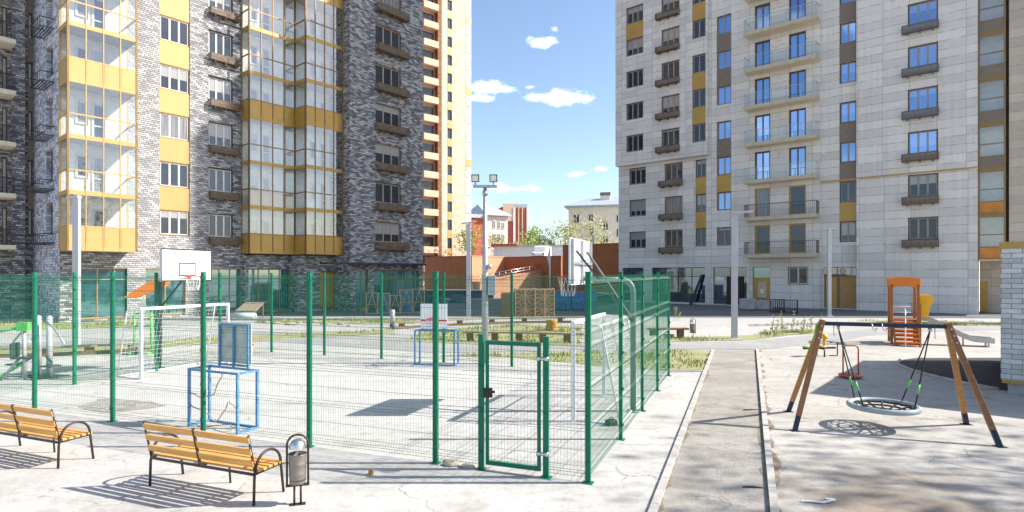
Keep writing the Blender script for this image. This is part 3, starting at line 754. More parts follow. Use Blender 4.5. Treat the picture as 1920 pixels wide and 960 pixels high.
for k in range(NK):
    up = k >= 3; p = pu if up else 0
    a, b, c = (Aup, Bup, C0up) if up else (A_, B_, C0)
    window(RT, RF.u(a[0], p), RF.u(a[1], p), ZS + FLH * k, ZT + FLH * k, p, 3, sash='sash_taupe')
    window(RT, RF.u(b[0], p), RF.u(b[1], p), ZS + FLH * k, ZT + FLH * k, p, 3, sash='sash_taupe')
    basket(RT, RF.u(b[0], p) - .45, RF.u(b[1], p) + .02, ZS + FLH * k - .58, p, 'basket_wood', .56, .5)
    window(RT, RF.u(c[0], p), RF.u(c[1], p), ZS + FLH * k, ZT + FLH * k, p, 2, sash='sash_taupe', glass='glass_navy')
    gb = 'glass_blue' if k >= 2 else 'glass_navy'
    window(RT, RF.u(C1[0]), RF.u(C1[1]), ZS + FLH * k, ZT + FLH * k, 0, 2, sash='sash_taupe', glass='glass_blue' if k >= 1 else 'glass_navy')
    window(RT, RF.u(Cc[0], ps3), RF.u(Cc[1], ps3), ZS + FLH * k, ZT + FLH * k, ps3, 2, sash='sash_taupe', glass=gb)
    p4 = ps4 if k >= 2 else ps4 - .1
    window(RT, RF.u(Dd[0], ps4), RF.u(Dd[1], ps4), ZS + FLH * k, ZT + FLH * k, p4, 3, sash='sash_taupe', glass=gb)
    basket(RT, RF.u(Dd[0], ps4) - .35, RF.u(Dd[1], ps4) + .03, ZS + FLH * k - .6, p4, 'basket_grey' if k > 2 else 'basket_wood', .58, .5)
    for (q, pp, mats) in ((c, p, {0: 'gold_dark', 1: 'gold_dark', 3: 'gold_dark', 4: 'gold_dark', 6: 'gold_dark', 7: 'gold_dark'}), (C1, 0, {1: 'gold_dark', 2: 'brown_panel', 4: 'brown_panel', 5: 'brown_panel', 7: 'brown_panel'}),
                          (Cc, ps3, {0: 'gold_dark', 1: 'brown_panel', 2: 'brown_panel', 4: 'brown_panel', 5: 'brown_panel', 7: 'brown_panel'}), (a, p, {6: 'gold_dark', 8: 'gold_dark'})):
        if k in mats:
            m = MB(); m.box(max(RF.u(q[0], pp), uS1 + .01 if q is C1 else -999), RF.u(q[1], pp), -pp - .015, -pp + .03, ZT + FLH * k + .004, ZS + FLH * (k + 1) - .004); m.build('spandrel_panel', mats[k], RT)
    # balconies
    dg = 'glass_blue' if k >= 2 else 'glass_navy'
    for D in (D1, D2):
        window(RT, RF.u(D[0]), RF.u(D[1]), 4.78 + FLH * k, ZT + FLH * k, 0, 1 if k < 2 else 2, glass=dg, name='balcony_door', frame='gold_dark' if k < 2 else 'brown_frame', sash='gold_dark' if k < 2 else 'brown_frame')
    if k < 8:
        z = 4.72 + FLH * k; pbz = 1.25; x0, x1 = RF.u(1394, pbz), RF.u(1531, pbz)
        m = MB(); m.box(x0, x1, -pbz, -.003, z - .30, z); bl = m.build('balcony', 'slab_edge', RT)
        m = MB(); m.box(x0 + .04, x1 - .04, -pbz + .04, -.01, z - .325, z - .301); m.build('soffit', 'soffit', bl)
        m = MB(); r = .022
        m.box(x0 + .03, x1 - .03, -pbz + .03, -pbz + .07, z + 1.05, z + 1.09); m.box(x0 + .03, x0 + .07, -pbz + .07, -.01, z + 1.05, z + 1.09); m.box(x1 - .07, x1 - .03, -pbz + .07, -.01, z + 1.05, z + 1.09)
        if k >= 2:
            for x in [x0 + .03 + (x1 - x0 - .1) * j / 5 for j in range(6)]: m.box(x, x + .04, -pbz + .03, -pbz + .07, z + .001, z + 1.05)
            m.build('railing', 'grey_metal', bl)
            g = MB(); g.box(x0 + .05, x1 - .05, -pbz + .072, -pbz + .08, z + .08, z + 1.0); g.box(x0 + .045, x0 + .053, -pbz + .1, -.02, z + .08, z + 1.0); g.box(x1 - .053, x1 - .045, -pbz + .1, -.02, z + .08, z + 1.0); g.build('railing_glass', 'rail_glass', bl)
        else:
            n = 42
            for j in range(n): x = x0 + .03 + (x1 - x0 - .08) * j / (n - 1); m.box(x, x + .016, -pbz + .04, -pbz + .055, z + .001, z + 1.05)
            for j in range(10): y = -pbz + .1 + j * .11; m.box(x0 + .04, x0 + .055, y, y + .016, z + .001, z + 1.05); m.box(x1 - .055, x1 - .04, y, y + .016, z + .001, z + 1.05)
            m.build('railing', 'dark_metal', bl)
        m = MB(); m.lathe([(.001, 0), (.09, 0), (.09, .05), (.07, .10), (.001, .11)], ((RF.u(1462)), -.12, z - 1.05), 10); m.build('wall_lamp', 'white_paint', RT)
storefront(RT, gs1, 0, 2, 'dark_metal', 'glass_shop'); storefront(RT, gs2, 0, 4, 'dark_metal', 'glass_shop', .9); storefront(RT, gs3, 0, 2, 'bronze_frame', 'glass_shop', .9)
# open doorway beside the shop window, its notice, the gold door, the small window
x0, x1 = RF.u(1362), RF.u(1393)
m = MB(); m.box(x0, x1, .03, .16, .12, 2.75); m.build('open_doorway', 'black_matte', RT)  # solid black box painted as the unlit inside of the doorway
m = MB(); m.box(RF.u(1340), RF.u(1358), .11, .128, 2.35, 2.72); m.build('notice', 'paper', RT)
o = storefront(RT, gd, 0, 1, 'gold_dark', 'glass_teal', 1.0, 'entrance_door')
m = MB(); a, b = gd[0] + .07, gd[1] - .07; m.box(a, a + .3, .16, .196, .2, 2.6); m.box(b - .3, b, .16, .196, .2, 2.6); m.box(a + .3, b - .3, .16, .196, .2, .7); m.box(a + .3, b - .3, .16, .196, 2.25, 2.6); m.build('door_leaf', 'gold_dark', o)
m = MB(); m.box((a + b) / 2 - .15, (a + b) / 2 + .17, .185, .192, 1.25, 1.6); m.build('notice', 'paper', o)
window(RT, *gw, 0, 2, name='window', frame='bronze_frame')
na, nb = niche[0], niche[1]; ym = -ps3 + .25
m = MB(); m.box(na, nb, ym, ym + .05, .1, 3.55); m.build('niche_wall', 'brown_panel', RT)
for i in range(2):
    xa = na + .05 + i * 1.02; m = MB(); m.box(xa, xa + .95, ym - .36, ym - .005, 2.95, 3.5); ac = m.build('air_conditioner', 'soffit', RT)
    m = MB(); m.tube(arc((xa + .36, ym - .37, 3.22), .2, 0, 2 * pi, 16)[:-1], .02, 6, True); m.tube(arc((xa + .36, ym - .37, 3.22), .1, 0, 2 * pi, 12)[:-1], .015, 5, True); m.build('fan_grille', 'line_black', ac)
m = MB(); m.box(nb - .75, nb - .02, ym - .1, ym - .005, 2.85, 3.5); m.build('white_sign', 'white_paint', RT)
m = MB()
for i in range(8): x = nb - 1.25 + i * .152; m.box(x, x + .148, ym - .09, ym - .01, .12, 2.75)
m.build('service_door', 'door_wood', RT)
m = MB(); m.box(na + .1, na + .95, ym - .08, ym - .01, .12, 2.7); m.build('entrance_door', 'gold_dark', RT)
# glazed bay on the right corner and the wall beyond
pbq = -.35; bq0 = uS4 + .03; bq1 = RF.u(1886, pbq); zq = 4.05
fr = MB(); NQ = 8
for k in range(NQ):
    z = zq + FLH * k
    for x in (bq0, bq1 - .1): fr.box(x, x + .1, -pbq, -pbq + .1, z, z + FLH)
    fr.box(bq0 + .1, bq1 - .1, -pbq, -pbq + .1, z, z + .12); fr.box(bq0 + .1, bq1 - .1, -pbq + .005, -pbq + .09, z + 1.75, z + 1.83); fr.box(bq0 + .1, bq1 - .1, -pbq + .005, -pbq + .09, z + .85, z + .93)
    fr.box(bq0 + .1, bq1 - .1, -pbq + .005, -pbq + .09, z + 3.05, z + FLH - .001)
    fr.box(bq1 - .1, bq1, 2.3, 2.4, z, z + FLH); fr.box(bq1 - .08, bq1, -pbq + .1, 2.3, z, z + .12); fr.box(bq1 - .07, bq1 - .01, -pbq + .1, 2.3, z + .85, z + .93); fr.box(bq1 - .07, bq1 - .01, -pbq + .1, 2.3, z + 1.75, z + 1.83)
frq = fr.build('bay_frame', 'bronze_frame', RT)
for k in range(NQ):
    z = zq + FLH * k
    solid = k in (0, 1, 4, 7)
    m = MB(); m.box(bq0 + .1, bq1 - .1, -pbq + .03, -pbq + .06, z + .12, z + .85); m.build('bay_panel', 'orange_panel' if k < 2 else 'brown_panel', frq)
    m = MB(); m.quad((bq0 + .1, -pbq + .045, z + .93), (bq1 - .1, -pbq + .045, z + .93), (bq1 - .1, -pbq + .045, z + 3.05), (bq0 + .1, -pbq + .045, z + 3.05))
    m.quad((bq1 - .04, -pbq + .1, z + .93), (bq1 - .04, 2.3, z + .93), (bq1 - .04, 2.3, z + 3.05), (bq1 - .04, -pbq + .1, z + 3.05)); m.build('bay_glass', 'bay_glass', frq)
for k in range(NQ + 1):
    m = MB(); m.box(bq0 + .02, bq1 - .11, -pbq + .11, 3.0, zq + FLH * k - .1, zq + FLH * k + .1); m.build('balcony_slab', 'soffit', RT)
m = MB(); m.box(bq0 + .06, bq1 - .12, 1.4, 1.5, zq, zq + FLH * NQ); m.build('plaster_wall', 'plaster', RT)
m = MB(); m.box(bq0 + .01, bq1 + 1.8, 3.0, 3.3, 0, TOP); m.build('recess_wall', 'beige_stone', RT)
m = MB(); m.box(RF.u(1892, -.5), RF.u(1892, -.5) + 1.5, .5, 2.99, 4.0, TOP); m.build('return_wall', 'beige_stone', RT)
m = MB(); m.box(bq0 + .02, bq0 + .5, 2.9, 2.99, .1, 2.4); m.build('service_door', 'gold_dark', RT)
m = MB(); xg = bq0 + 1.5
m.box(xg, xg + .07, 1.9, 1.97, .0, 2.1); m.box(xg + .07, xg + 2.3, 1.9, 1.97, 2.03, 2.1); m.build('pipe_frame', 'dark_metal', RT)

# ================= far tower between the two
FT_Z = 102.; FTo = AT(835, 513, FT_Z)
FF = Facade(FTo.x, FTo.y, R(40))
FT = thing('apartment_tower', 'sunlit beige apartment tower with tiny windows and orange balconies, behind the dark tower', 'apartment tower', (FTo.x, FTo.y, 0), R(40))
fu0 = FF.u(821, 0); fu1 = FF.u(873, 0); fu2 = FF.u(884, 0)
m = MB(); fh = 3.2
fw = (FF.u(839), FF.u(847.5))
hol = [(fw[0], fw[1], 4.2 + fh * k, 6.0 + fh * k) for k in range(17)]
wall_grid(m, fu0 + .8, fu1, 0, 64, 0, hol, .3)
m.quad((fu1, 0, 0), (fu1, 14, 0), (fu1, 14, 64), (fu1, 0, 64)); m.quad((fu0 - 9, 14, 0), (fu1, 14, 0), (fu1, 14, 64), (fu0 - 9, 14, 64)); m.quad((fu0 - 9, 3, 64), (fu1, 0, 64), (fu1, 14, 64), (fu0 - 9, 14, 64))
m.build('wall', 'far_tile', FT)
m = MB(); m.box(fu0, fu0 + .8, .02, 1.2, 0, 64); m.build('corner_pier', 'far_orange_shaded', FT)
m = MB(); m.box(fu0 - 9, fu0 - .003, 1.0, 1.2, 0, 64); m.build('recess_wall', 'tan_far', FT)
m = MB(); m.box(fu0 - 6.2, fu0 - 3., .2, .99, 0, 64); m.build('pilaster', 'far_tile', FT)
for k in range(17):
    z = 4.2 + fh * k
    m = MB(); m.box(fw[0] + .01, fw[1] - .01, .2, .28, z, z + 1.8); m.box(fw[0] + .1, fw[0] + .2, .17, .199, z, z + 1.8); w = m.build('window', 'window_far', FT)
    m = MB(); m.box(fw[0], fw[1], -.02, .12, z + 1.81, z + fh - .01); m.build('spandrel_panel', 'gold_panel', FT)
    for a, b, c, e in ((fu0 - 2.9, fu0 - .01, -.3, 0), (fu0 - 9, fu0 - 6.3, .2, 0)):
        m = MB(); m.box(a, b, c, .99, z - .9, z + .2); m.build('balcony', 'tan_far', FT)
    for a, b in ((fu0 - 2.6, fu0 - .3), (fu0 - 8.4, fu0 - 6.8)):
        m = MB(); m.box(a, b, .93, .985, z + .3, z + 1.9); m.build('window', 'window_far', FT)
fr = MB(); gl = MB()
fr.box(fu1 + .003, fu2, .1, 2.2, 0, 64)
fr.build('bay_core', 'white_far', FT)
for k in range(17):
    z = 4.2 + fh * k
    m = MB(); m.box(fu1 + .1, fu2 - .1, .0, .095, z, z + 1.9); m.build('bay_glass', 'glass_pale', FT)
    m = MB(); m.box(fu2 + .004, fu2 + .05, .25, 2., z, z + 1.9); m.build('bay_glass', 'glass_pale', FT)
    if k % 4 == 1:
        m = MB(); m.box(fu1 + .05, fu2 - .05, -.03, .09, z + 1.95, z + fh - .05); m.build('bay_panel', 'gold_panel', FT)

# ================= white brick utility block at the right edge
UO = Vector((12.22, 14.67)); ua = R(-40)
UB = thing('utility_block', 'low white brick utility block with gold trim, next to the swing', 'utility building', (UO.x, UO.y, 0), ua)
m = MB(); m.box(0, 11, 0, 7.2, .36, 3.62); m.build('wall', 'white_brick', UB)
m = MB(); m.box(-.03, 11.03, -.03, 7.23, 3.62, 3.79); m.build('cornice', 'gold_dark', UB, .01)
m = MB(); m.box(.02, 10.98, .02, 7.18, .27, .358); m.build('base_trim', 'gold_dark', UB)
m = MB(); m.box(.14, 10.86, .14, 7.06, 0, .269); m.build('plinth', 'concrete_grey', UB)

# ================= background: retaining walls, old houses
def house(name, label, px0, px1, ytop, depth, ang, dep, mat, wins, roof=None, wmat='window_far', group=None, eaves=None):
    a = AT(px0, 513, depth); fa = Facade(a.x, a.y, ang); root = thing(name, label, 'building', (a.x, a.y, 0), ang, group)
    w = fa.u(px1); zt = fa.z(px0, ytop)
    m = MB(); m.box(0, w, 0, dep, 0, zt); m.build('wall', mat, root)
    for (pa, pb, ya, yb) in wins:
        x0, x1 = fa.u(pa), fa.u(pb); z1, z0 = fa.z(pa, ya), fa.z(pa, yb)
        m = MB(); m.box(x0, x1, -.12, -.004, z0, z1); wi = m.build('window', 'white_far', root)
        m = MB(); m.box(x0 + .12, (x0 + x1) / 2 - .06, -.14, -.121, z0 + .12, z1 - .12); m.box((x0 + x1) / 2 + .06, x1 - .12, -.14, -.121, z0 + .12, z1 - .12); m.build('pane', wmat, wi)
    if roof:
        m = MB(); o = .7; r = roof
        b = [(-o, -o), (w + o, -o), (w + o, dep + o), (-o, dep + o)]
        top = [(w * .18, dep * .5, zt + r), (w * .82, dep * .5, zt + r)]
        vs = [(x, y, zt + .02) for x, y in b] + [(x, y, zt + .25) for x, y in b] + top
        m.add(vs, [(0, 3, 2, 1), (0, 1, 5, 4), (1, 2, 6, 5), (2, 3, 7, 6), (3, 0, 4, 7), (4, 5, 9, 8), (5, 6, 9), (6, 7, 8, 9), (7, 4, 8)])
        rf = m.build('roof', 'roof_grey', root)
        return root, fa, zt, w, rf
    return root, fa, zt, w, None
hr, hf, hz, hw, rf = house('old_house', 'cream old house with grey hipped roof, beside the pale block', 1066, 1200, 389, 105, R(-14), 16, 'cream_plaster',
    [(1075, 1087, 401, 419), (1103, 1113, 401, 417), (1130, 1141, 415, 433), (1155, 1164, 402, 418), (1130, 1141, 442, 458), (1155, 1164, 428, 445), (1103, 1113, 428, 444)], 2.6)
m = MB(); cxp = hf.u(1130); m.box(cxp - .9, cxp + .9, 5, 6.6, hz + .8, hz + 2.6); m.build('chimney', 'white_far', rf)
m = MB(); m.box(cxp - .95, cxp + .95, 4.95, 6.65, hz + 2.61, hz + 3.2); m.build('chimney_cap', 'brown_panel', rf)
hr, hf, hz, hw, rf = house('old_house', 'pale pink old house with windows in rows, beside the red tower', 914, 952, 404, 128, R(28), 14, 'pink_plaster',
    [(924, 929, 413, 428), (933, 938, 415, 429), (941, 946, 417, 430), (924, 929, 437, 452), (933, 938, 438, 452), (941, 946, 439, 452)], 3.2)
m = MB(); m.box(-16, -.02, .5, 13, 0, hz - .6); m.build('brick_wing', 'red_brick_far', hr)
m = MB(); m.box(-16.3, -.3, .2, 13.2, hz - .59, hz + .2); m.build('wing_roof', 'roof_grey', hr)
hr, hf, hz, hw, rf = house('apartment_tower', 'distant red and white striped brick tower above the trees', 940, 992, 388, 250, R(12), 18, 'red_brick_far', [], None)
for q, (a, b, mt) in enumerate(((962, 966, 'white_far'), (971, 973, 'tan_far'), (978, 980, 'tan_far'), (987, 992, 'white_far'))):
    m = MB(); m.box(hf.u(a), hf.u(b), -.5 - .01 * q, -.01, 0, hz); m.build('facade_stripe', mt, hr)
m = MB(); m.box(hf.u(943), hf.u(964), -.3, -.01, hz - 6, hz + 1.5); m.build('upper_storey', 'tan_far', hr)
m = MB(); m.box(hf.u(966), hf.u(990), 1, 9, hz, hz + 1.6); m.build('roof', 'roof_grey', hr)
hr, hf, hz, hw, rf = house('shed', 'low white flat roofed shed behind the terracotta wall', 926, 1062, 462, 92, R(-3), 8, 'white_far', [], None)
m = MB(); m.box(-.4, hw * .32, -.4, 8, hz + .01, hz + .4); m.build('roof', 'red_brick_far', hr)
m = MB(); m.box(hw * .32 + .05, hw + .3, -.3, 8, hz + .01, hz + .22); m.build('roof', 'roof_grey', hr)
m = MB(); m.prism([(-.95, 80.5), (6.4, 74.35), (8, 74.6), (12, 91.3), (-3, 91.3)], 0, 4.95); struct('terrace', m, 'concrete_grey')
vr = thing('parked_van', 'white van parked on the terrace above the terracotta wall', 'van', (3.75, 84., 4.95), R(-16))
m = MB(); m.extr([(-.95, 0, .45), (-.95, 0, 1.0), (-.95, .75, 1.2), (-.95, 1.5, 2.0), (-.95, 1.9, 2.12), (-.95, 4.6, 2.12), (-.95, 4.7, .45)], (1.9, 0, 0)); m.build('body', 'white_paint', vr, .06)
m = MB(); m.extr([(-.82, .80, 1.27), (.82, .80, 1.27), (.72, 1.44, 1.94), (-.72, 1.44, 1.94)], (0, -.03, .03)); m.build('windscreen', 'glass_pale', vr)
for x in (-.74, .74):
    m = MB(); m.box(x - .17, x + .17, -.02, .05, .78, .97); m.build('headlight', 'line_black', vr)
m = MB(); m.box(-.97, .97, -.06, .1, .42, .6); m.build('bumper', 'black_matte', vr)
for x in (-.9, .9):
    for y in (.85, 3.7):
        m = MB(); m.tube([(x - .1, y, .34), (x + .1, y, .34)], .34, 16); m.build('wheel', 'black_matte', vr)
def slabwall(name, label, p0, p1, h, t, mat, cat='wall', cap=None, h1=None):
    p0, p1 = Vector((p0[0], p0[1])), Vector((p1[0], p1[1])); d = p1 - p0; a = atan2(d.y, d.x); L = d.length; h1 = h if h1 is None else h1
    r = thing(name, label, cat, (p0.x, p0.y, 0), a)
    m = MB(); m.extr([(0, 0, 0), (L, 0, 0), (L, 0, h1), (0, 0, h)], (0, t, 0)); m.build('wall', mat, r)
    m = MB(); m.extr([(-.04, -.05, h + .002), (L + .04, -.05, h1 + .002), (L + .04, -.05, h1 + .12), (-.04, -.05, h + .12)], (0, t + .1, 0)); m.build('coping', cap or mat, r)
    return r, L
P945 = Vector((-1.1, 80.)); P885 = P945 - Vector((.643, .766)) * 6.3
slabwall('retaining_wall', 'short sunlit terracotta retaining wall behind the tall light mast', P885, P945, 5.2, .3, 'terracotta_sunlit')
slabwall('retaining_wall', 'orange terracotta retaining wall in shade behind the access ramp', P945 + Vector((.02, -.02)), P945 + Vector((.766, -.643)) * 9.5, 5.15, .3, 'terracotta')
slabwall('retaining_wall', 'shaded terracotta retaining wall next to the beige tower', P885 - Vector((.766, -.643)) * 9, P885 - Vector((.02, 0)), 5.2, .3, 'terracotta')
p0 = AT(1055, 513, 70)
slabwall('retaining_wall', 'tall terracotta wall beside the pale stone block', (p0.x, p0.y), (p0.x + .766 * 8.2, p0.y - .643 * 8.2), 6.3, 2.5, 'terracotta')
ra, rb = AT(900, 513, 71.), AT(1018, 513, 76)
rr, L = slabwall('ramp', 'terracotta access ramp with sloping top and metal handrail', (ra.x, ra.y), (rb.x, rb.y), 1.9, 2.0, 'terracotta_sunlit', 'ramp', h1=3.3)
m = MB()
for zz in (.45, .8): m.tube([(.2, .2, 2.0 + zz), (L - .2, .2, 3.35 + zz)], .035, 6)
for i in range(11):
    x = .2 + (L - .4) * i / 10; z = 2.0 + 1.35 * i / 10; m.tube([(x, .2, z), (x, .2, z + .8)], .025, 5)
m.build('handrail', 'steel', rr)
wa, wb = AT(640, 513, 73.5), AT(925, 513, 70)
slabwall('low_wall', 'low concrete wall with white coping behind the timber frames', (wa.x, wa.y), (wb.x, wb.y), .95, .4, 'dark_tarp', 'wall', 'white_paint')
wa, wb = AT(1040, 513, 66), AT(1150, 513, 60)
slabwall('low_wall', 'low concrete wall with white coping behind the blue pallets', (wa.x, wa.y), (wb.x, wb.y), .9, .4, 'dark_tarp', 'wall', 'white_paint')
# ------------------------------------------------------------------ trees
def branch(mb, tips, p, d, r, L, depth, rd, spread=.55, n=5, up=.12):
    pts = [p]; rs = [r]; q = p.copy(); dd = d.copy(); k = 3
    for i in range(k):
        dd = (dd + Vector((rd.uniform(-1, 1), rd.uniform(-1, 1), rd.uniform(-.6, 1))) * .16 + Vector((0, 0, up * .3))).normalized()
        q = q + dd * (L / k); pts.append(q.copy()); rs.append(r * (1 - .42 * (i + 1) / k))
    mb.tube(pts, rs, n if depth > 1 else 3, caps=False)
    if depth == 0:
        tips.append((q, dd)); return
    for i in range(rd.choice((2, 3, 3))):
        t = rd.choice((1, 2, 3, 3)); ax = Vector((rd.uniform(-1, 1), rd.uniform(-1, 1), rd.uniform(-.3, .9))).normalized()
        nd = (dd + ax * spread * rd.uniform(.7, 1.5)).normalized()
        branch(mb, tips, pts[t], nd, rs[t] * .62, L * rd.uniform(.62, .85), depth - 1, rd, spread, n, up)
def tree(label, loc, h, leaf=None, nleaf=26, ls=.25, seed=1, depth=4, spread=.6, group=None, tr=.14):
    rd = random.Random(seed); root = thing('tree', label, 'tree', loc, 0, group)
    m = MB(); tips = []
    m.tube([(0, 0, -.1), (.03, .02, h * .12), (0.02, -.03, h * .27)], [tr * 1.25, tr, tr * .85], 7)
    for i in range(4):
        an = i * pi / 2 + rd.uniform(-.4, .4)
        branch(m, tips, Vector((.02, -.03, h * (.2 + .02 * i))), Vector((cos(an) * .55, sin(an) * .55, 1)).normalized(), tr * .62, h * .27, depth, rd, spread)
    m.build('trunk', 'bark', root)
    if leaf:
        m = MB()
        for q, dd in tips:
            k = rd.randint(nleaf // 2, nleaf)
            for _ in range(k):
                c = q + Vector((rd.gauss(0, 1), rd.gauss(0, 1), rd.gauss(0, 1))) * h * .035
                a = Vector((rd.uniform(-1, 1), rd.uniform(-1, 1), rd.uniform(-1, 1))).normalized() * ls * rd.uniform(.5, 1.2)
                b = a.orthogonal().normalized() * ls * rd.uniform(.3, .7)
                m.add([c - a, c + b, c + a, c - b], [(0, 1, 2, 3)])
        m.build('crown', leaf, root)
    return root
def g3(px, d): v = AT(px, 513, d); return (v.x, v.y, 0)
tree('sparse spring tree with yellowish buds in front of the cream house', g3(1085, 94), 11.5, 'leaf_yellow', 7, .22, 3, 4)
tree('bright green young tree below the distant red tower', g3(1000, 118), 12.0, 'leaf_green', 6, .3, 5, 4)
tree('bare grey tree with few buds, next to the cream house', g3(1045, 112), 12.8, 'leaf_spring', 4, .22, 8, 4, .7)
tree('spring tree with thin foliage behind the white shed', g3(1022, 104), 10.0, 'leaf_yellow', 5, .22, 11, 4)
tree('yellow green tree in front of the pink house', g3(962, 108), 9., 'leaf_yellow', 7, .24, 14, 4)
tree('leafy spring tree against the old brick wing', g3(893, 100), 11., 'leaf_spring', 6, .24, 17, 4)
tree('olive green tree between the pink house and the white shed', g3(980, 98), 8.6, 'leaf_spring', 6, .24, 19, 4)
# bare trees off to the right that throw the branch shadows on the pavement
for i, (x, y, h, sd) in enumerate(((23, 5.6, 14.5, 21), (25.5, 7.2, 16, 23), (21.5, 3.4, 13.5, 27), (27, 9.2, 17, 29), (24, 1.6, 15, 31), (18.5, 5.6, 10, 35), (14.6, 6.9, 11.5, 37))):
    tree(['budding tree standing nearest the corner of the white brick block', 'tall budding tree second from the white brick block', 'budding tree nearest the front of the playground', 'tallest budding tree behind the white brick block corner', 'budding tree furthest to the front of the playground', 'short budding tree in front of the white brick block', 'slim bare tree standing closest to the swing'][i],
         (x, y, 0), h, 'leaf_spring' if i < 5 else None, 3, .17, sd, 5, .62, 'budding trees beside the playground', .19 if i < 6 else .11)

# ------------------------------------------------------------------ grass, weeds
def grass(name, poly, n, h, seed, mat='grass_blade', z=.015, w=.02):
    rd = random.Random(seed); xs = [p[0] for p in poly]; ys = [p[1] for p in poly]; m = MB()
    def inside(x, y):
        c = False; j = len(poly) - 1
        for i in range(len(poly)):
            a, b = poly[i], poly[j]
            if (a[1] > y) != (b[1] > y) and x < (b[0] - a[0]) * (y - a[1]) / (b[1] - a[1]) + a[0]: c = not c
            j = i
        return c
    k = 0; cl = [(rd.uniform(min(xs), max(xs)), rd.uniform(min(ys), max(ys))) for _ in range(max(8, n // 60))]
    while k < n:
        cx, cy = rd.choice(cl); x, y = cx + rd.gauss(0, .35), cy + rd.gauss(0, .35)
        k += 1
        if not inside(x, y): continue
        a = rd.uniform(0, 2 * pi); hh = h * rd.uniform(.4, 1.2); l = rd.uniform(-.5, .5) * hh
        m.add([(x - cos(a) * w, y - sin(a) * w, z), (x + cos(a) * w, y + sin(a) * w, z), (x + sin(a) * l, y - cos(a) * l, z + hh)], [(0, 1, 2)])
    base = MB(); base.sheet(ragged(poly, .6, .14, seed), .016); b = struct('lawn', base, 'turf')
    o = m.build(name, mat); o['kind'] = 'stuff'; return o
grass('grass', [G(822, 668), G(960, 663), G(1160, 658), G(1335, 658), G(1322, 695), G(1258, 696), G(1100, 684), G(960, 671)], 2600, .13, 41)
grass('grass', [G(1180, 648), G(1255, 641), G(1400, 638), G(1470, 630), G(1540, 624), G(1535, 616), G(1470, 620), G(1400, 629), G(1255, 634)], 2400, .16, 42)
grass('grass', [G(-60, 668), G(140, 661), G(300, 652), G(460, 640), G(600, 632), G(740, 626), G(740, 618), G(600, 624), G(400, 634), G(140, 650), G(-60, 656)], 2600, .16, 43)
grass('grass', [G(760, 640), G(900, 645), G(1090, 648), G(1090, 612), G(960, 610), G(800, 620)], 3200, .16, 44)
grass('grass', [G(-60, 621), G(260, 614), G(260, 604), G(-60, 606)], 2000, .2, 45)
grass('grass', [G(480, 605), G(780, 607), G(780, 600), G(480, 599)], 1400, .2, 46)
grass('grass', [G(1560, 605), G(1900, 613), G(1900, 604), G(1640, 600)], 1600, .18, 47)
def weeds(label, px, py, n, h, seed, spread=.5):
    rd = random.Random(seed); b = G(px, py); r = thing('weed_plant', label, 'plant', b)
    s = MB(); l = MB()
    for i in range(n):
        x, y = rd.gauss(0, spread), rd.gauss(0, spread * .6); hh = h * rd.uniform(.5, 1.1); tx, ty = x + rd.uniform(-.15, .15), y + rd.uniform(-.1, .1)
        s.tube([(x, y, 0), ((x + tx) / 2, (y + ty) / 2, hh * .5), (tx, ty, hh)], .008, 3)
        for j in range(14):
            t = rd.uniform(.35, 1); c = Vector((x + (tx - x) * t, y + (ty - y) * t, hh * t)); a = Vector((rd.uniform(-1, 1), rd.uniform(-1, 1), rd.uniform(-.2, .8))).normalized() * .09
            bb = a.orthogonal().normalized() * .03; l.add([c, c + a * .5 + bb, c + a, c + a * .5 - bb], [(0, 1, 2, 3)])
    s.build('stem', 'leaf_yellow', r); l.build('foliage', 'leaf_spring', r)
weeds('tall sprouting weeds on the verge behind the swing top', 1500, 623, 22, .95, 51, .75)
weeds('small green weed sprig at the far kerb beyond the fence', 1268, 601, 5, .9, 52, .12)
weeds('sparse pale weeds on the verge, shorter than the clump beside them', 1475, 628, 10, .6, 53, .5)

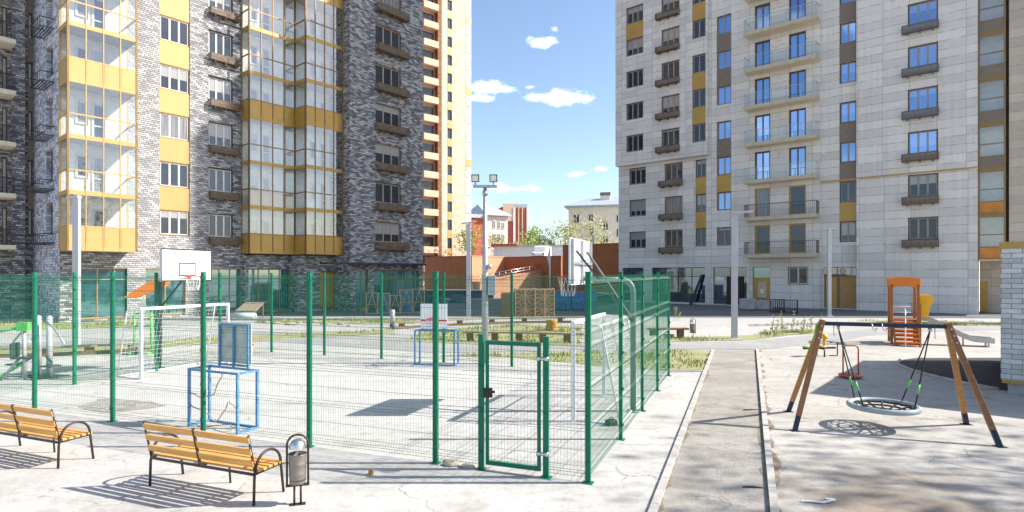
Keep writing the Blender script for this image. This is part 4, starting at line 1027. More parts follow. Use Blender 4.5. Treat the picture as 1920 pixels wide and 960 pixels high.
# ------------------------------------------------------------------ court fence
PF = thing('mesh_fence', 'green wire mesh fence with gate around the sports court', 'fence', (FA.x, FA.y, 0))
def fl_(p): return Vector((p.x - FA.x, p.y - FA.y, 0))
def post(p, ang, w=.075, h=3.02, name='post'):
    m = MB(); m.box(-w / 2, w / 2, -w * .4, w * .4, 0, h)
    for z in [q for q in (.25, .9, 1.55, 2.05, 2.55, 2.9) if q < h - .06]: m.box(-w * .28, w * .28, -w * .4 - .022, -w * .4 + .001, z, z + .05)
    m.box(-w / 2 - .004, w / 2 + .004, -w * .4 - .004, w * .4 + .004, h, h + .012); m.box(-w, w, -w, w, 0, .012)
    o = m.build(name, 'green_paint', PF); q = fl_(p); o.location = (q.x, q.y, 0); o.rotation_euler = (0, 0, ang); return o
FOLDS = (.18, .78, 1.38, 1.96, 2.16, 2.86)
def mesh_panel(p, q, z0=.06, z1=2.98, wr=.0019, parent=None, sp=.05):
    d = q - p; L = d.length; d.normalize(); n = Vector((-d.y, d.x, 0)) * -1
    if n.y > 0: n = -n
    m = MB(); k = max(2, int(L / sp)); a = p
    zz = [z0]
    for f in FOLDS:
        if z0 + .05 < f < z1 - .06: zz += [(f - .05, 0), (f, .035), (f + .05, 0)]
    zz = [(z0, 0)] + [x for x in zz if isinstance(x, tuple)] + [(z1, 0)]
    for i in range(k + 1):
        c = a + d * (L * i / k); pts = [c + n * o + Vector((0, 0, z)) for z, o in zz]
        # flat ribbons two by two make each wire a thin square rod
        r = wr
        vs = []
        for v in pts: vs += [v + d * r, v - d * r * .5 + n * r * .87, v - d * r * .5 - n * r * .87]
        fs = []
        for j in range(len(pts) - 1):
            for s in range(3): fs.append((j * 3 + s, j * 3 + (s + 1) % 3, j * 3 + 3 + (s + 1) % 3, j * 3 + 3 + s))
        m.add(vs, fs)
    hz = [z for z, o in zz[1:-1]] + [z0 + .02, z1 - .08]
    zc = z0 + .2
    while zc < z1 - .1:
        if min(abs(zc - h) for h in hz) > .08: hz.append(zc)
        zc += .2
    off = dict((round(z, 3), o) for z, o in zz)
    for z in hz:
        o = off.get(round(z, 3), 0)
        m.tube([p + n * (o - .006) + Vector((0, 0, z)), q + n * (o - .006) + Vector((0, 0, z))], .003, 3)
    v = fl_(Vector((0, 0, 0)))
    m.v = [(x + v.x, y + v.y, z) for x, y, z in m.v]
    return m.build('mesh_panel', 'green_paint', parent or PF)
def run(p, q, n, ang, skip=(), first=True, last=False):
    for i in range(n + 1):
        if (i == 0 and not first) or (i == n and not last): pass
        else: post(p + (q - p) * (i / n), ang)
        if i < n and i not in skip: mesh_panel(p + (q - p) * (i / n), p + (q - p) * ((i + 1) / n))
af = atan2(FD.y - FA.y, FD.x - FA.x) + pi; as_ = atan2(FB.y - FA.y, FB.x - FA.x)
run(FA, FD, 6, af, (0,)); run(FD, FC, 4, as_); run(FC, FB, 6, af); run(FB, FA, 4, as_)
df = (FD - FA).normalized(); g1 = FA + df * .63; g2 = FA + df * 1.67; fp = FA + (FD - FA) / 6
post(g1, af, .08, 2.06, 'gate_post'); post(g2, af, .08, 2.06, 'gate_post')
mesh_panel(FA, g1 - df * .02); mesh_panel(g2 + df * .04, fp); mesh_panel(g1, g2, 2.12, 2.98)
m = MB(); a, b = fl_(g1 + df * .11), fl_(g2 - df * .10)
for z in (.12, 1.95): m.bar(a + Vector((0, 0, z)), b + Vector((0, 0, z)), .055, .06)
for c in (a, b): m.bar(c + Vector((0, 0, .09)), c + Vector((0, 0, 1.98)), .055, .055)
gate = m.build('gate', 'green_paint', PF)
gp = mesh_panel(g1 + df * .13, g2 - df * .12, .15, 1.93, parent=gate)
for z in (.35, 1.75):
    m = MB(); c = fl_(g1 + df * .06) + Vector((0, -.03, z)); m.tube([c + df * .05, c - df * .05], .025, 8); m.lathe([(.001, -.03), (.035, -.03), (.035, .03), (.001, .03)], c + df * .06, 10); m.lathe([(.001, -.03), (.035, -.03), (.035, .03), (.001, .03)], c - df * .06, 10); m.build('hinge', 'steel', gate)
m = MB(); c = fl_(g2 - df * .09) + Vector((0, -.04, 1.17)); m.box(c.x - .05, c.x + .09, c.y - .05, c.y + .04, 1.12, 1.26); m.box(c.x - .02, c.x + .13, c.y - .11, c.y - .08, 1.20, 1.24); m.build('lock', 'black_matte', gate, .008)

# ------------------------------------------------------------------ football goals
def goal(label, a, b, back):
    """a, b: feet of the two posts; back: unit vector away from the court"""
    a, b = Vector((a.x, a.y, 0)), Vector((b.x, b.y, 0)); r = thing('football_goal', label, 'football goal', a, 0, 'goals of the court')
    L = b - a; z = Vector((0, 0, 2.0)); bk = back * .95
    m = MB()
    for o in (Vector(), L): m.bar(o, o + z, .08, .08)
    m.bar(z - L.normalized() * .04 , L + z + L.normalized() * .04, .08, .08); m.build('frame', 'white_paint', r, .008)
    m = MB()
    for o in (Vector(), L):
        pts = [o + z - Vector((0, 0, .02))] + [o + bk * t + Vector((0, 0, 1.97)) for t in (.2, .45)]
        for i in range(6):
            t = i / 5 * pi / 2; pts.append(o + bk * (.5 + .12 * sin(t)) + Vector((0, 0, 1.85 + .12 * cos(t))))
        pts.append(o + bk + Vector((0, 0, .04))); m.tube(pts, .02, 8); m.tube([o + Vector((0, 0, .03)), o + bk + Vector((0, 0, .03))], .02, 8)
    m.tube([bk + Vector((0, 0, .03)), L + bk + Vector((0, 0, .03))], .02, 8); m.tube([bk * .55 + Vector((0, 0, 1.95)), L + bk * .55 + Vector((0, 0, 1.95))], .016, 8)
    m.build('back_frame', 'white_paint', r)
    m = MB(); n = 24
    for i in range(n + 1):
        o = L * (i / n); m.tube([o + z, o + bk * .55 + Vector((0, 0, 1.94)), o + bk * .8 + Vector((0, 0, .9)), o + bk + Vector((0, 0, .04))], .004, 3)
    for t in range(15):
        f = t / 14; z_ = 1.94 * (1 - f) + .04 * f; off = bk * (.55 + .45 * f)
        m.tube([off + Vector((0, 0, z_)), off + L * .5 + Vector((0, 0, z_ - .03)), L + off + Vector((0, 0, z_))], .004, 3)
        for o in (Vector(), L): m.tube([o + Vector((0, 0, z_)), o + off + Vector((0, 0, z_))], .004, 3)
    m.build('net', 'net_white', r); return r
cs = (FB - FA).normalized()
gl0 = Vector((-10.5, 16.6, 0)); gr0 = Vector((1.245, 11.9, 0))
goal('white football goal in front of the dark hoop pole', gl0, gl0 + cs * 3.0, df)
goal('white football goal next to the fence gate', gr0, gr0 + cs * 2.75, -df)

# ------------------------------------------------------------------ big basketball hoops
def hoop(label, base, face, with_panel=False):
    """face: unit vector the board looks along"""
    ang = atan2(face.y, face.x); r = thing('basketball_hoop', label, 'basketball hoop', (base.x, base.y, 0), ang, 'tall basketball hoops')
    m = MB(); pts = [(0, 0, 0), (0, 0, 2.5)]
    for i in range(7):
        t = i / 6 * pi / 2; pts.append((.28 * (1 - cos(t)), 0, 2.6 + .28 * sin(t)))
    m.tube(pts, .062, 12); m.tube([(.28, 0, 2.88), (1.10, 0, 2.88)], .045, 10); m.lathe([(.001, 0), (.17, 0), (.17, .03), (.001, .03)], (0, 0, 0), 14); m.build('pole', 'pole_dark' if with_panel else 'pole_green', r)
    m = MB()
    for s in (-1, 1): m.bar((.0, s * .08, 1.95), (1.14, s * .5, 3.5), .045)
    m.build('strut', 'pole_dark', r)
    m = MB(); m.box(1.16, 1.20, -.9, .9, 2.76, 3.76); bd = m.build('backboard', 'board_white', r)
    m = MB(); x0, x1 = 1.2005, 1.204
    m.box(x0, x1, -.9, .9, 3.715, 3.76); m.box(x0, x1, -.9, .9, 2.76, 2.805); m.box(x0, x1, -.9, -.86, 2.805, 3.715); m.box(x0, x1, .86, .9, 2.805, 3.715)
    m.box(x0, x1, -.3, .3, 3.30, 3.34); m.box(x0, x1, -.3, .3, 2.92, 2.96); m.box(x0, x1, -.3, -.26, 2.96, 3.3); m.box(x0, x1, .26, .3, 2.96, 3.3); m.build('board_marking', 'line_black', bd)
    m = MB(); m.box(1.10, 1.159, -.86, -.82, 2.78, 3.74); m.box(1.10, 1.159, .82, .86, 2.78, 3.74); m.box(1.10, 1.159, -.03, .03, 2.78, 3.74); m.box(1.10, 1.159, -.82, -.03, 3.2, 3.25); m.box(1.10, 1.159, .03, .82, 3.2, 3.25); m.build('back_frame', 'grey_metal', bd)
    m = MB(); m.tube(arc((1.46, 0, 2.92), .22, 0, 2 * pi, 24, 'xy')[:-1], .017, 6, True); m.box(1.2045, 1.26, -.07, .07, 2.86, 2.96); m.build('rim', 'red_paint', r)
    m = MB()
    for i in range(12):
        a0 = 2 * pi * i / 12
        for s in (-1, 1):
            m.tube([(1.46 + .22 * cos(a0 + s * t * .5) * (1 - .35 * t), .22 * sin(a0 + s * t * .5) * (1 - .35 * t), 2.91 - .42 * t) for t in (0, .33, .66, 1)], .005, 3)
    m.build('net', 'net_white', r)
    return r
hb1 = Vector((-11.15, 18.55, 0)); hoop('tall basketball hoop with dark pole, its white board seen from the front', hb1, -df, True)
hb2 = Vector((2.63, 12.74, 0)); hoop('tall basketball hoop with grey pole, its white board seen from behind', hb2, df)
# orange play panel raised on a post behind the left hoop
a = AT(276, 513, 21.5); r = thing('play_canopy', 'tilted orange panel on a post beyond the goal and the fence', 'play panel', (a.x, a.y, 0), R(20))
m = MB(); m.extr([(-.75, -.1, 2.12), (-.3, -.1, 2.1), (.6, -.1, 2.5), (.6, -.1, 2.95), (-.1, -.1, 2.6)], (0, .9, .1)); m.build('panel', 'orange_plastic', r, .02)
m = MB(); m.tube([(.35, .35, 0), (.35, .35, 2.5)], .06, 10); m.build('post', 'dark_metal', r)

# ------------------------------------------------------------------ small blue basketball stands
def small_stand(label, loc, ang, ropes):
    r = thing('basketball_stand', label, 'basketball stand', loc, ang, 'small blue basketball stands')
    w, d, h = 1.34, .45, 1.15; m = MB()
    for x in (-w / 2, w / 2):
        for y in (0, d): m.bar((x, y, 0), (x, y, h), .045)
        m.bar((x, .023, h - .023), (x, d - .023, h - .023), .04); m.bar((x, .023, .03), (x, d - .023, .03), .04)
    for y in (0, d): m.bar((-w / 2 + .023, y, h - .022), (w / 2 - .023, y, h - .022), .04)
    m.bar((-w / 2 + .023, d, .03), (w / 2 - .023, d, .03), .04)
    m.build('frame', 'blue_paint', r)
    m = MB(); bx = .40
    for x in (-bx, bx, 0.): m.bar((x, d + .02, h - .02), (x, d + .02, 2.0), .04)
    for z in (h + .04, 1.98): m.bar((-bx, d + .0, z), (bx, d + .0, z), .035)
    m.build('board_frame', 'blue_paint', r)
    m = MB(); m.box(-.45, .45, d + .045, d + .065, h + .08, 2.02); bd = m.build('backboard', 'board_grey' if ropes else 'board_white', r)
    if not ropes:
        m = MB(); m.box(-.45, .45, d + .066, d + .069, h + .30, h + .36); m.build('board_marking', 'red_paint', bd)
    m = MB(); m.tube(arc((0, d + .27, 1.55), .17, 0, 2 * pi, 18, 'xy')[:-1], .013, 6, True); m.bar((0, d + .066, 1.55), (0, d + .1, 1.55), .05); m.build('rim', 'red_paint', r)
    m = MB()
    for i in range(10):
        a0 = 2 * pi * i / 10
        for s in (-1, 1): m.tube([(.17 * cos(a0 + s * t * .6) * (1 - .3 * t), d + .27 + .17 * sin(a0 + s * t * .6) * (1 - .3 * t), 1.54 - .32 * t) for t in (0, .5, 1)], .006, 3)
    m.build('net', 'net_white', r)
    if ropes:
        m = MB(); rd = random.Random(4)
        def cat(p, q, sag):
            p, q = Vector(p), Vector(q); return [p + (q - p) * t + Vector((0, 0, -sag * 4 * t * (1 - t))) + Vector((rd.uniform(-.015, .015),) * 3) for t in [i / 8 for i in range(9)]]
        for p, q, s in (((-w / 2, .0, .72), (-.1, .1, .66), .08), ((-.1, .1, .66), (.2, .05, 1.12), .02), ((-w / 2, 0, .45), (-.15, .2, .1), -.02), ((-.15, .2, .1), (.3, .1, .55), .03), ((.3, .1, .55), (w / 2, .1, .42), .02), ((-w / 2, .05, .06), (.1, .1, .1), .04), ((.1, .1, .1), (w / 2, 0., .08), -.05)):
            m.tube(cat(p, q, s), .011, 5)
        m.build('rope', 'rope_tan', r)
    return r
sa = atan2(-.57, 1.22)
c = (Vector((-6.33, 11.5, 0)) + Vector((-5.11, 10.93, 0))) / 2
small_stand('low blue basketball stand with dangling ropes just inside the front fence', c, sa, True)
c = G(823, 682); small_stand('low blue basketball stand with white board at the far side of the court', c, R(168), False)

# ------------------------------------------------------------------ benches, litter bins
def make_bench():
    r = thing('park_bench', '', 'bench'); W = 1.94
    def slat(m, p, q, w, t, tilt): m.bar(p, q, w, t, up=(0, -sin(tilt), cos(tilt)))
    seat = MB()
    for i in range(5):
        y = .11 + i * .095; slat(seat, (-W / 2, y, .43), (W / 2, y, .43), .062, .032, -.03)
    seat.build('seat', 'bench_wood', r, .005)
    bk = MB()
    for i in range(3):
        z = .55 + i * .158; y = .03 - (z - .45) * .22
        bk.bar((-W / 2, y, z), (W / 2, y, z), .030, .088, up=(0, -.22, 1))
    bk.build('backrest', 'bench_wood', r, .005)
    for s in (-1, 1):
        m = MB(); x = s * (W / 2 - .012)
        m.tube([(x, .02, 0), (x, .03, .36), (x, .05, .44)] + [(x, .27 - .22 * cos(t), .44 + .22 * sin(t)) for t in [pi * i / 12 for i in range(1, 12)]] + [(x, .49, .44), (x, .52, .2), (x, .545, 0)], .018, 8)
        m.tube([(x, .03, .40), (x, .50, .41)], .015, 6); m.tube([(x, .04, .42), (x, -.07, .93)], .016, 6); m.build('leg_frame', 'dark_metal', r)
    m = MB(); m.bar((0, .035, .40), (0, -.082, .93), .035, .02, up=(1, 0, 0)); m.bar((0, .03, .40), (0, .5, .41), .03); m.bar((-W / 2 + .02, .03, .40), (W / 2 - .02, .03, .40), .03, .03); m.tube([(0, .5, .41), (0, .53, 0)], .016, 6); m.build('rail', 'dark_metal', r)
    return r
b1 = make_bench(); ang = atan2(-.72, 1.8)
b1.location = ((-3.33 - 5.13) / 2, (7.55 + 8.27) / 2, 0); b1.rotation_euler = (0, 0, ang)
b1['label'] = 'wooden park bench seen from behind, beside the litter bin'; b1['group'] = 'park benches by the fence'
b2 = copy_tree(b1); d = Vector((1.8, -.72, 0)).normalized()
b2.location = Vector((-6.97, 8.99, 0)) - d * .97; b2['label'] = 'wooden park bench without a litter bin beside it, cut off by the frame'
def litter_bin(label, loc, ang=.3):
    r = thing('litter_bin', label, 'litter bin', loc, ang)
    m = MB(); m.tube([(-.13, 0, .26), (-.13, 0, .78)] + [(-.13 * cos(t), 0, .78 + .13 * sin(t)) for t in [pi * i / 12 for i in range(1, 12)]] + [(.13, 0, .78), (.13, 0, .26)], .014, 8)
    m.bar((-.145, 0, .255), (.145, 0, .255), .03); m.tube([(-.04, 0, 0), (-.04, 0, .25)], .014, 8); m.tube([(.04, 0, 0), (.04, 0, .25)], .014, 8); m.box(-.10, .10, -.05, .05, 0, .008); m.build('frame', 'dark_metal', r)
    m = MB(); m.lathe([(.001, .28), (.098, .28), (.10, .30), (.105, .40), (.11, .41), (.105, .42), (.108, .53), (.113, .54), (.108, .55), (.112, .655), (.118, .665), (.105, .665), (.102, .32), (.001, .31)], n=24); m.build('bucket', 'bin_steel', r)
    m = MB(); m.lathe([(.105, .735), (.10, .78), (.08, .82), (.05, .845), (.001, .855), (.001, .848), (.05, .838), (.075, .815), (.096, .78), (.099, .736), (.105, .735)], n=24); m.build('hood', 'steel', r)
    return r
litter_bin('steel litter bin with arched frame beside the wooden bench', ((551 + 566) / 2 and G(558, 946)))
litter_bin('small dark litter bin on the far verge beyond the fence', G(1299, 634), .1)
# slab bench on the verge
c = G(1250, 633); r = thing('slab_bench', 'brown backless bench on the verge beside the small dark bin', 'bench', c, R(3))
m = MB(); m.box(-.9, 1.0, -.22, .22, .38, .45); m.build('seat', 'swing_wood', r, .01)
for x in (-.65, .65):
    m = MB(); m.box(x - .12, x + .12, -.18, .18, 0, .379); m.build('leg', 'crate_dark', r)
# long low timber edgings
def long_bench(label, pts, h, post_step, w=.42, double=False):
    P = [G(*p) for p in pts]; r = thing('timber_bench', label, 'bench', P[0], 0)
    top = MB(); lg = MB(); Q = [p - P[0] for p in P]
    for p, q in zip(Q, Q[1:]):
        top.bar(p + Vector((0, 0, h - .04)), q + Vector((0, 0, h - .04)), w, .07)
        L = (q - p).length; k = max(1, int(L / post_step)); d = (q - p).normalized()
        if double: lg.bar(p + Vector((0, 0, .06)), q + Vector((0, 0, .06)), w * .8, .1)
        for i in range(k):
            c = p + d * (L * (i + .3) / k); sp_ = MB(); sp_.bar(c, c + Vector((0, 0, h - .08)), .16 if double else .06, .3, up=(d.x, d.y, 0)); sp_.build('support', 'crate_dark', r)
    top.build('seat', 'plank_grey', r)
    if lg.v: lg.build('ground_beam', 'crate_dark', r)
    return r
long_bench('long curved low timber bench in front of the pallet stack', [(737, 617), (790, 614), (843, 611), (963, 606), (1030, 605), (1098, 605)], .38, 1.4, .4, True)
long_bench('thin plank bench on metal legs, behind the far fence', [(868, 640), (960, 641), (1095, 644)], .45, .9, .22)
long_bench('long low timber bench behind the exercise machines', [(-60, 672), (60, 669), (140, 666), (230, 661), (292, 658)], .36, 1.6, .3, True)

# ------------------------------------------------------------------ lamps and masts
mb_ = G(909.5, 682); r = thing('floodlight_mast', 'tall grey mast with twin floodlights behind the gate', 'light mast', mb_)
dz = mb_.y; zt = ZH(352, dz)
m = MB(); m.tube([(0, 0, 0), (0, 0, 2.6), (0, 0, zt)], [.115, .10, .06], 12); m.lathe([(.001, 0), (.2, 0), (.2, .03), (.001, .03)]); m.tube([(0, 0, zt - .25), (0, 0, zt - .12)], .09, 10); m.build('pole', 'grey_metal', r)
m = MB(); m.box(-.40, .40, -.05, .05, zt, zt + .09); m.build('crossarm', 'grey_metal', r)
for s in (-1, 1):
    m = MB(); cx = .30 * s - .02; zc = zt + .30
    m.extr([(cx - .13, -.10, zc - .13), (cx + .13, -.10, zc - .13), (cx + .13, -.18, zc + .10), (cx - .13, -.18, zc + .10)], (0, .09, .03)); fl = m.build('floodlight', 'black_matte', r)
    m = MB(); m.extr([(cx - .10, -.1075, zc - .10), (cx + .10, -.1075, zc - .10), (cx + .10, -.178, zc + .08), (cx - .10, -.178, zc + .08)], (0, -.01, -.004)); m.build('lens', 'lamp_lens', fl)
    m = MB(); m.bar((cx, -.05, zt + .09), (cx, -.08, zc - .08), .05); m.build('bracket', 'grey_metal', r)
m = MB(); m.box(.10, .36, -.14, .10, ZH(553, dz), ZH(517, dz)); m.build('switch_box', 'lamp_grey', r, .01)
m = MB(); m.lathe([(.001, -.09), (.09, -.06), (.09, .06), (.001, .09)], (.15, -.05, ZH(500, dz)), 10); m.build('siren', 'grey_metal', r)
def street_lamp(label, px, py, ytop, head, w, depth=None, tee=False):
    b = G(px, py); r = thing('street_lamp', label, 'street lamp', b, 0, 'street lamps'); zt = ZH(ytop, b.y)
    m = MB(); m.box(-w / 2, w / 2, -w * .3, w * .3, 0, zt); m.box(-w, w, -w * .8, w * .8, 0, .03); m.build('pole', 'lamp_grey', r, .01)
    m = MB()
    if tee: m.extr([(-.5, -.12, zt + .003), (.5, -.12, zt + .12), (.5, -.12, zt + .20), (-.5, -.12, zt + .07)], (0, .24, 0))
    else:
        x0, x1 = (-w / 2, head) if head > 0 else (head, w / 2)
        m.extr([(x0, -.12, zt - .02 if head < 0 else zt + .003), (x1, -.12, zt + .003 if head < 0 else zt + .10), (x1, -.12, zt + .12 if head < 0 else zt + .17), (x0, -.12, zt + .06 if head < 0 else zt + .1)], (0, .24, 0))
    m.build('lamp_head', 'lamp_grey', r, .01)
    return r
street_lamp('grey street lamp standing in front of the gold glazed bay', 143.5, 650, 372, -.35, .26)
street_lamp('tall grey street lamp in front of the open shop doorway', 1377, 635, 402, .85, .26)
street_lamp('slim grey street lamp between the service door and the slide', 1555, 593, 432, .25, .24)
street_lamp('slim street lamp with flat tee head beside the floodlight mast', 878.5, 595, 420, 0, .3, tee=True)
street_lamp('dark grey lamp post with one long arm, behind the hoop board', 1112, 556, 443, -1.5, .32)
street_lamp('plain grey lamp post next to the tall terracotta wall', 1128, 560, 455, .3, .2)
b = AT(1031, 513, 62); r = thing('flag_pole', 'thin white pole in front of the terracotta ramp', 'pole', (b.x, b.y, 0))
m = MB(); zt = ZH(462, 62); m.tube([(0, 0, 0), (0, 0, zt)], .07, 8); m.build('pole', 'white_paint', r)
m = MB(); m.extr([(-.03, 0, zt - .1), (-.3, .1, zt - 1.2), (-.1, .02, zt - 2.0), (-.03, 0, zt - 1.6)], (0, .03, 0)); m.build('banner', 'white_far', r)

# ------------------------------------------------------------------ swing
SW = thing('basket_swing', 'wooden A-frame swing with a round net basket seat', 'swing', (7.23, 11.43, 0))
O = Vector((7.23, 11.43, 0))
tl = Vector((6.22, 11.79, 2.0)) - O; tr_ = Vector((8.24, 11.07, 2.0)) - O
FLf, RLf, FRf, RRf = [G(*p) - O for p in ((1490, 808), (1478, 772), (1875, 838), (1812, 796))]
bd = (tr_ - tl).normalized(); bn = Vector((-bd.y, bd.x, 0))
for top, fr_, re in ((tl, FLf, RLf), (tr_, FRf, RRf)):
    s = -1 if top is tl else 1
    for foot, o, mt in ((fr_, -.05, 'swing_wood'), (re, .05, 'swing_wood_light')):
        tp = top + bn * o + bd * (s * .0); e = tp + (tp - foot).normalized() * .07; k0 = foot + (tp - foot) * .13
        m = MB(); m.bar(k0, e, .095, .085, up=(bn.x, bn.y, 0)); lg = m.build('leg', mt, SW, .01)
        m = MB(); m.bar(foot, k0, .085, .075, up=(bn.x, bn.y, 0)); m.bar(foot + Vector((0, 0, .004)), foot + Vector((0, 0, .012)), .16)
        for t in (.155, .175): m.tube([foot + (tp - foot) * (t - .08) - bn * .055, foot + (tp - foot) * (t - .08) + bn * .055], .016, 8)
        m.build('foot', 'navy_metal', lg)
        for t in (.86, .92, .98): m = MB(); q = foot + (tp - foot) * t; m.tube([q - bn * .056, q + bn * .056], .014, 8); m.build('bolt', 'steel', lg)
m = MB(); m.extr([tl + bd * -.10 + bn * .06 + Vector((0, 0, -.02)), tl - bd * .145 + bn * .06 + Vector((0, 0, -.36)), tl - bd * .145 - bn * .0 + Vector((0, 0, -.36)), tl - bd * .10 - bn * .0 + Vector((0, 0, -.02))], bd * .03); m.build('side_panel', 'lime_plastic', SW)
m = MB(); m.bar(tl - bd * .0, tr_ + bd * .0, .075, .075); m.build('beam', 'navy_metal', SW, .006)
hang = []
for sgn, e in ((1, tl), (-1, tr_)):
    m = MB(); q = e + bd * (sgn * .30); hang.append(q); m.tube([q + Vector((0, 0, -.04)), q + Vector((0, 0, -.10))], .03, 8)
    q2 = e + bd * (sgn * .22); m.tube([q2 + Vector((0, 0, -.04)), q2 + Vector((0, 0, -.22)), q2 + Vector((.02, 0, -.24))], .008, 6); m.build('hanger', 'steel', SW)
m = MB()
for t in (.42, .50): q = tl + (tr_ - tl) * t; m.tube([q + Vector((-.05, -.04, .03)), q + Vector((-.03, -.06, -.10)), q + Vector((.05, -.05, -.06)), q + Vector((.02, -.04, -.14))], .008, 6)
m.build('hook', 'steel', SW)
zc = .42; ctr = Vector((0, 0, zc))
rp = MB()
for h, s in zip(hang, (-1, 1)):
    for w in (-.42, .42):
        an = Vector((bd.x * s * .42, bd.y * s * .42, 0)) + bn * w; an = an.normalized() * .58; e = ctr + an + Vector((0, 0, .03)); st = h + Vector((0, 0, -.09))
        rp.tube([st, st + (e - st) * .5 + Vector((0, 0, -.005)), e], .012, 6); slv = MB(); slv.tube([st + (e - st) * .68, st + (e - st) * .80], .02, 8); slv.build('rope_grip', 'green_plastic', SW)
rp.build('rope', 'rope_black', SW)
m = MB(); m.tube([ctr + Vector((.58 * cos(a), .58 * sin(a), 0)) for a in [2 * pi * i / 36 for i in range(36)]], .052, 10, True); seat = m.build('seat_ring', 'ring_grey', SW)
m = MB(); rd = random.Random(2)
for i in range(6):
    a = pi * i / 6; m.tube([ctr + Vector((.56 * cos(a) * t, .56 * sin(a) * t, -.10 * (1 - t * t) - .0)) for t in (-1, -.5, 0, .5, 1)], .02, 5)
for q in (.2, .38): m.tube([ctr + Vector((q * cos(a), q * sin(a), -.10 * (1 - (q / .56) ** 2))) for a in [2 * pi * i / 24 for i in range(24)]], .02, 5, True)
m.tube([ctr + Vector(((.50 + .06 * (-1) ** i) * cos(a), (.50 + .06 * (-1) ** i) * sin(a), -.01)) for i, a in enumerate([2 * pi * i / 24 for i in range(24)])], .02, 5, True)
m.build('seat_net', 'rope_black', seat)

# ------------------------------------------------------------------ slide tower
sb = G(1700, 648); SL = thing('play_slide', 'orange timber play tower with steps and a steel slide', 'play tower', sb, R(-27))
for x in (-.47, .47):
    for y in (.55, 1.5):
        m = MB(); m.bar((x, y, 0), (x, y, 2.55), .10); m.build('post', 'play_wood', SL, .01)
    m = MB(); m.bar((x, -.1, 0), (x, -.1, 1.75 - .0), .09) if False else m.bar((x * 1.06, .28, 0), (x * 1.06, .28, 1.72), .09); m.build('short_post', 'play_wood', SL, .01)
m = MB()
for y in (.50, 1.46):
    pts = [(-.55, y, 2.40), (-.38, y, 2.40), (-.30, y, 2.46), (.30, y, 2.46), (.38, y, 2.40), (.55, y, 2.40), (.55, y, 2.80), (.38, y, 2.80), (.28, y, 2.86), (-.28, y, 2.86), (-.38, y, 2.80), (-.55, y, 2.80)]
    m.extr(pts, (0, .08, 0))
m.box(-.57, -.47, .58, 1.46, 2.5, 2.76); m.box(.47, .57, .58, 1.46, 2.5, 2.76); m.build('arch_panel', 'orange_plastic', SL, .01)
m = MB(); m.box(-.46, .46, .5, 1.55, .98, 1.06); m.build('platform', 'play_wood', SL)
m = MB()
for i in range(6):
    z = .14 + i * .155; y = -.42 + i * .165; m.box(-.40, .40, y, y + .20, z, z + .045); m.box(-.40, .40, y + .16, y + .19, z - .09, z)
m.build('step', 'orange_plastic', SL)
m = MB()
for x in (-.43, .43): m.extr([(x - .025, -.5, 0), (x - .025, -.2, 0), (x - .025, .6, .82), (x - .025, .6, 1.06), (x - .025, .38, 1.05)], (.05, 0, 0))
m.build('stringer', 'play_wood', SL)
for x in (-.47, .47):
    m = MB()
    for z in (.25, .45, .65): m.box(x - .03, x + .03, .6, 1.45, z, z + .16)
    m.build('side_board', 'play_wood', SL)
m = MB(); m.tube([(-.1, -.52, 0), (-.08, -.3, .75), (-.02, .2, 1.45), (0, .5, 1.5)], .022, 8); m.tube([(-.42, 1.5, 1.55), (.42, 1.5, 1.55)], .02, 8); m.tube([(-.42, 1.5, 1.3), (.42, 1.5, 1.3)], .02, 8); m.build('handrail', 'white_paint', SL)
for y in (.6, 1.4):
    m = MB(); m.extr([(.54, y, 1.18), (.84, y, 1.18), (.87, y, 1.55), (1.0, y, 1.82), (.98, y, 2.10), (.54, y, 2.10)], (0, .06, 0)); m.build('guard_panel', 'yellow_plastic', SL, .01)
m = MB(); prof = [(.55, 1.06), (.85, 1.04), (1.2, .86), (2.1, .36), (2.4, .24), (3.1, .20)]
for (xa, za), (xb, zb) in zip(prof, prof[1:]):
    m.add([(xa, .88, za), (xb, .88, zb), (xb, 1.38, zb), (xa, 1.38, za), (xa, .88, za - .03), (xb, .88, zb - .03), (xb, 1.38, zb - .03), (xa, 1.38, za - .03)], [(0, 1, 2, 3), (7, 6, 5, 4), (0, 4, 5, 1), (3, 2, 6, 7)])
    for y in (.86, 1.38): m.extr([(xa, y, za - .05), (xb, y, zb - .05), (xb, y, zb + .17), (xa, y, za + .17)], (0, .02, 0))
m.build('slide', 'steel_dull', SL)
for a, b_, h in ((2.9, .9, .16), (2.9, 1.36, .16), (2.1, 1.12, .32)): m = MB(); m.bar((a, b_, 0), (a, b_, h), .055); m.build('slide_leg', 'grey_metal', SL)
# ------------------------------------------------------------------ small play pieces
c = G(1595, 709); r = thing('spinner', 'red hoop spinner on a round disc, behind the swing', 'play equipment', c)
m = MB(); m.lathe([(.001, .06), (.31, .06), (.32, .08), (.31, .11), (.001, .12)], n=24); m.build('disc', 'red_oxide', r)
m = MB(); w = .22; m.tube([(-w, 0, .11), (-w, 0, .82)] + [(-w + .12 - .12 * cos(t), 0, .82 + .12 * sin(t)) for t in (.4, .8, 1.2, pi / 2)] + [(w - .12 + .12 * sin(t), 0, .82 + .12 * cos(t)) for t in (0, .4, .8, 1.2)] + [(w, 0, .82), (w, 0, .11)], .022, 8); m.build('hoop', 'red_oxide', r)
m = MB(); m.lathe([(.001, 0), (.06, 0), (.06, .06), (.001, .06)], n=12); m.build('pivot', 'dark_metal', r)
c = G(1541, 668); r = thing('seesaw', 'small yellow and green seesaw on a dark frame', 'seesaw', c, R(10))
m = MB(); m.bar((-.75, 0, .30), (.55, 0, .30), .08, .06); m.build('beam', 'dark_metal', r)
m = MB(); m.tube([(-.05, -.2, 0), (-.05, -.2, .28), (-.05, .2, .28), (-.05, .2, 0)], .03, 8); m.build('support', 'dark_metal', r)
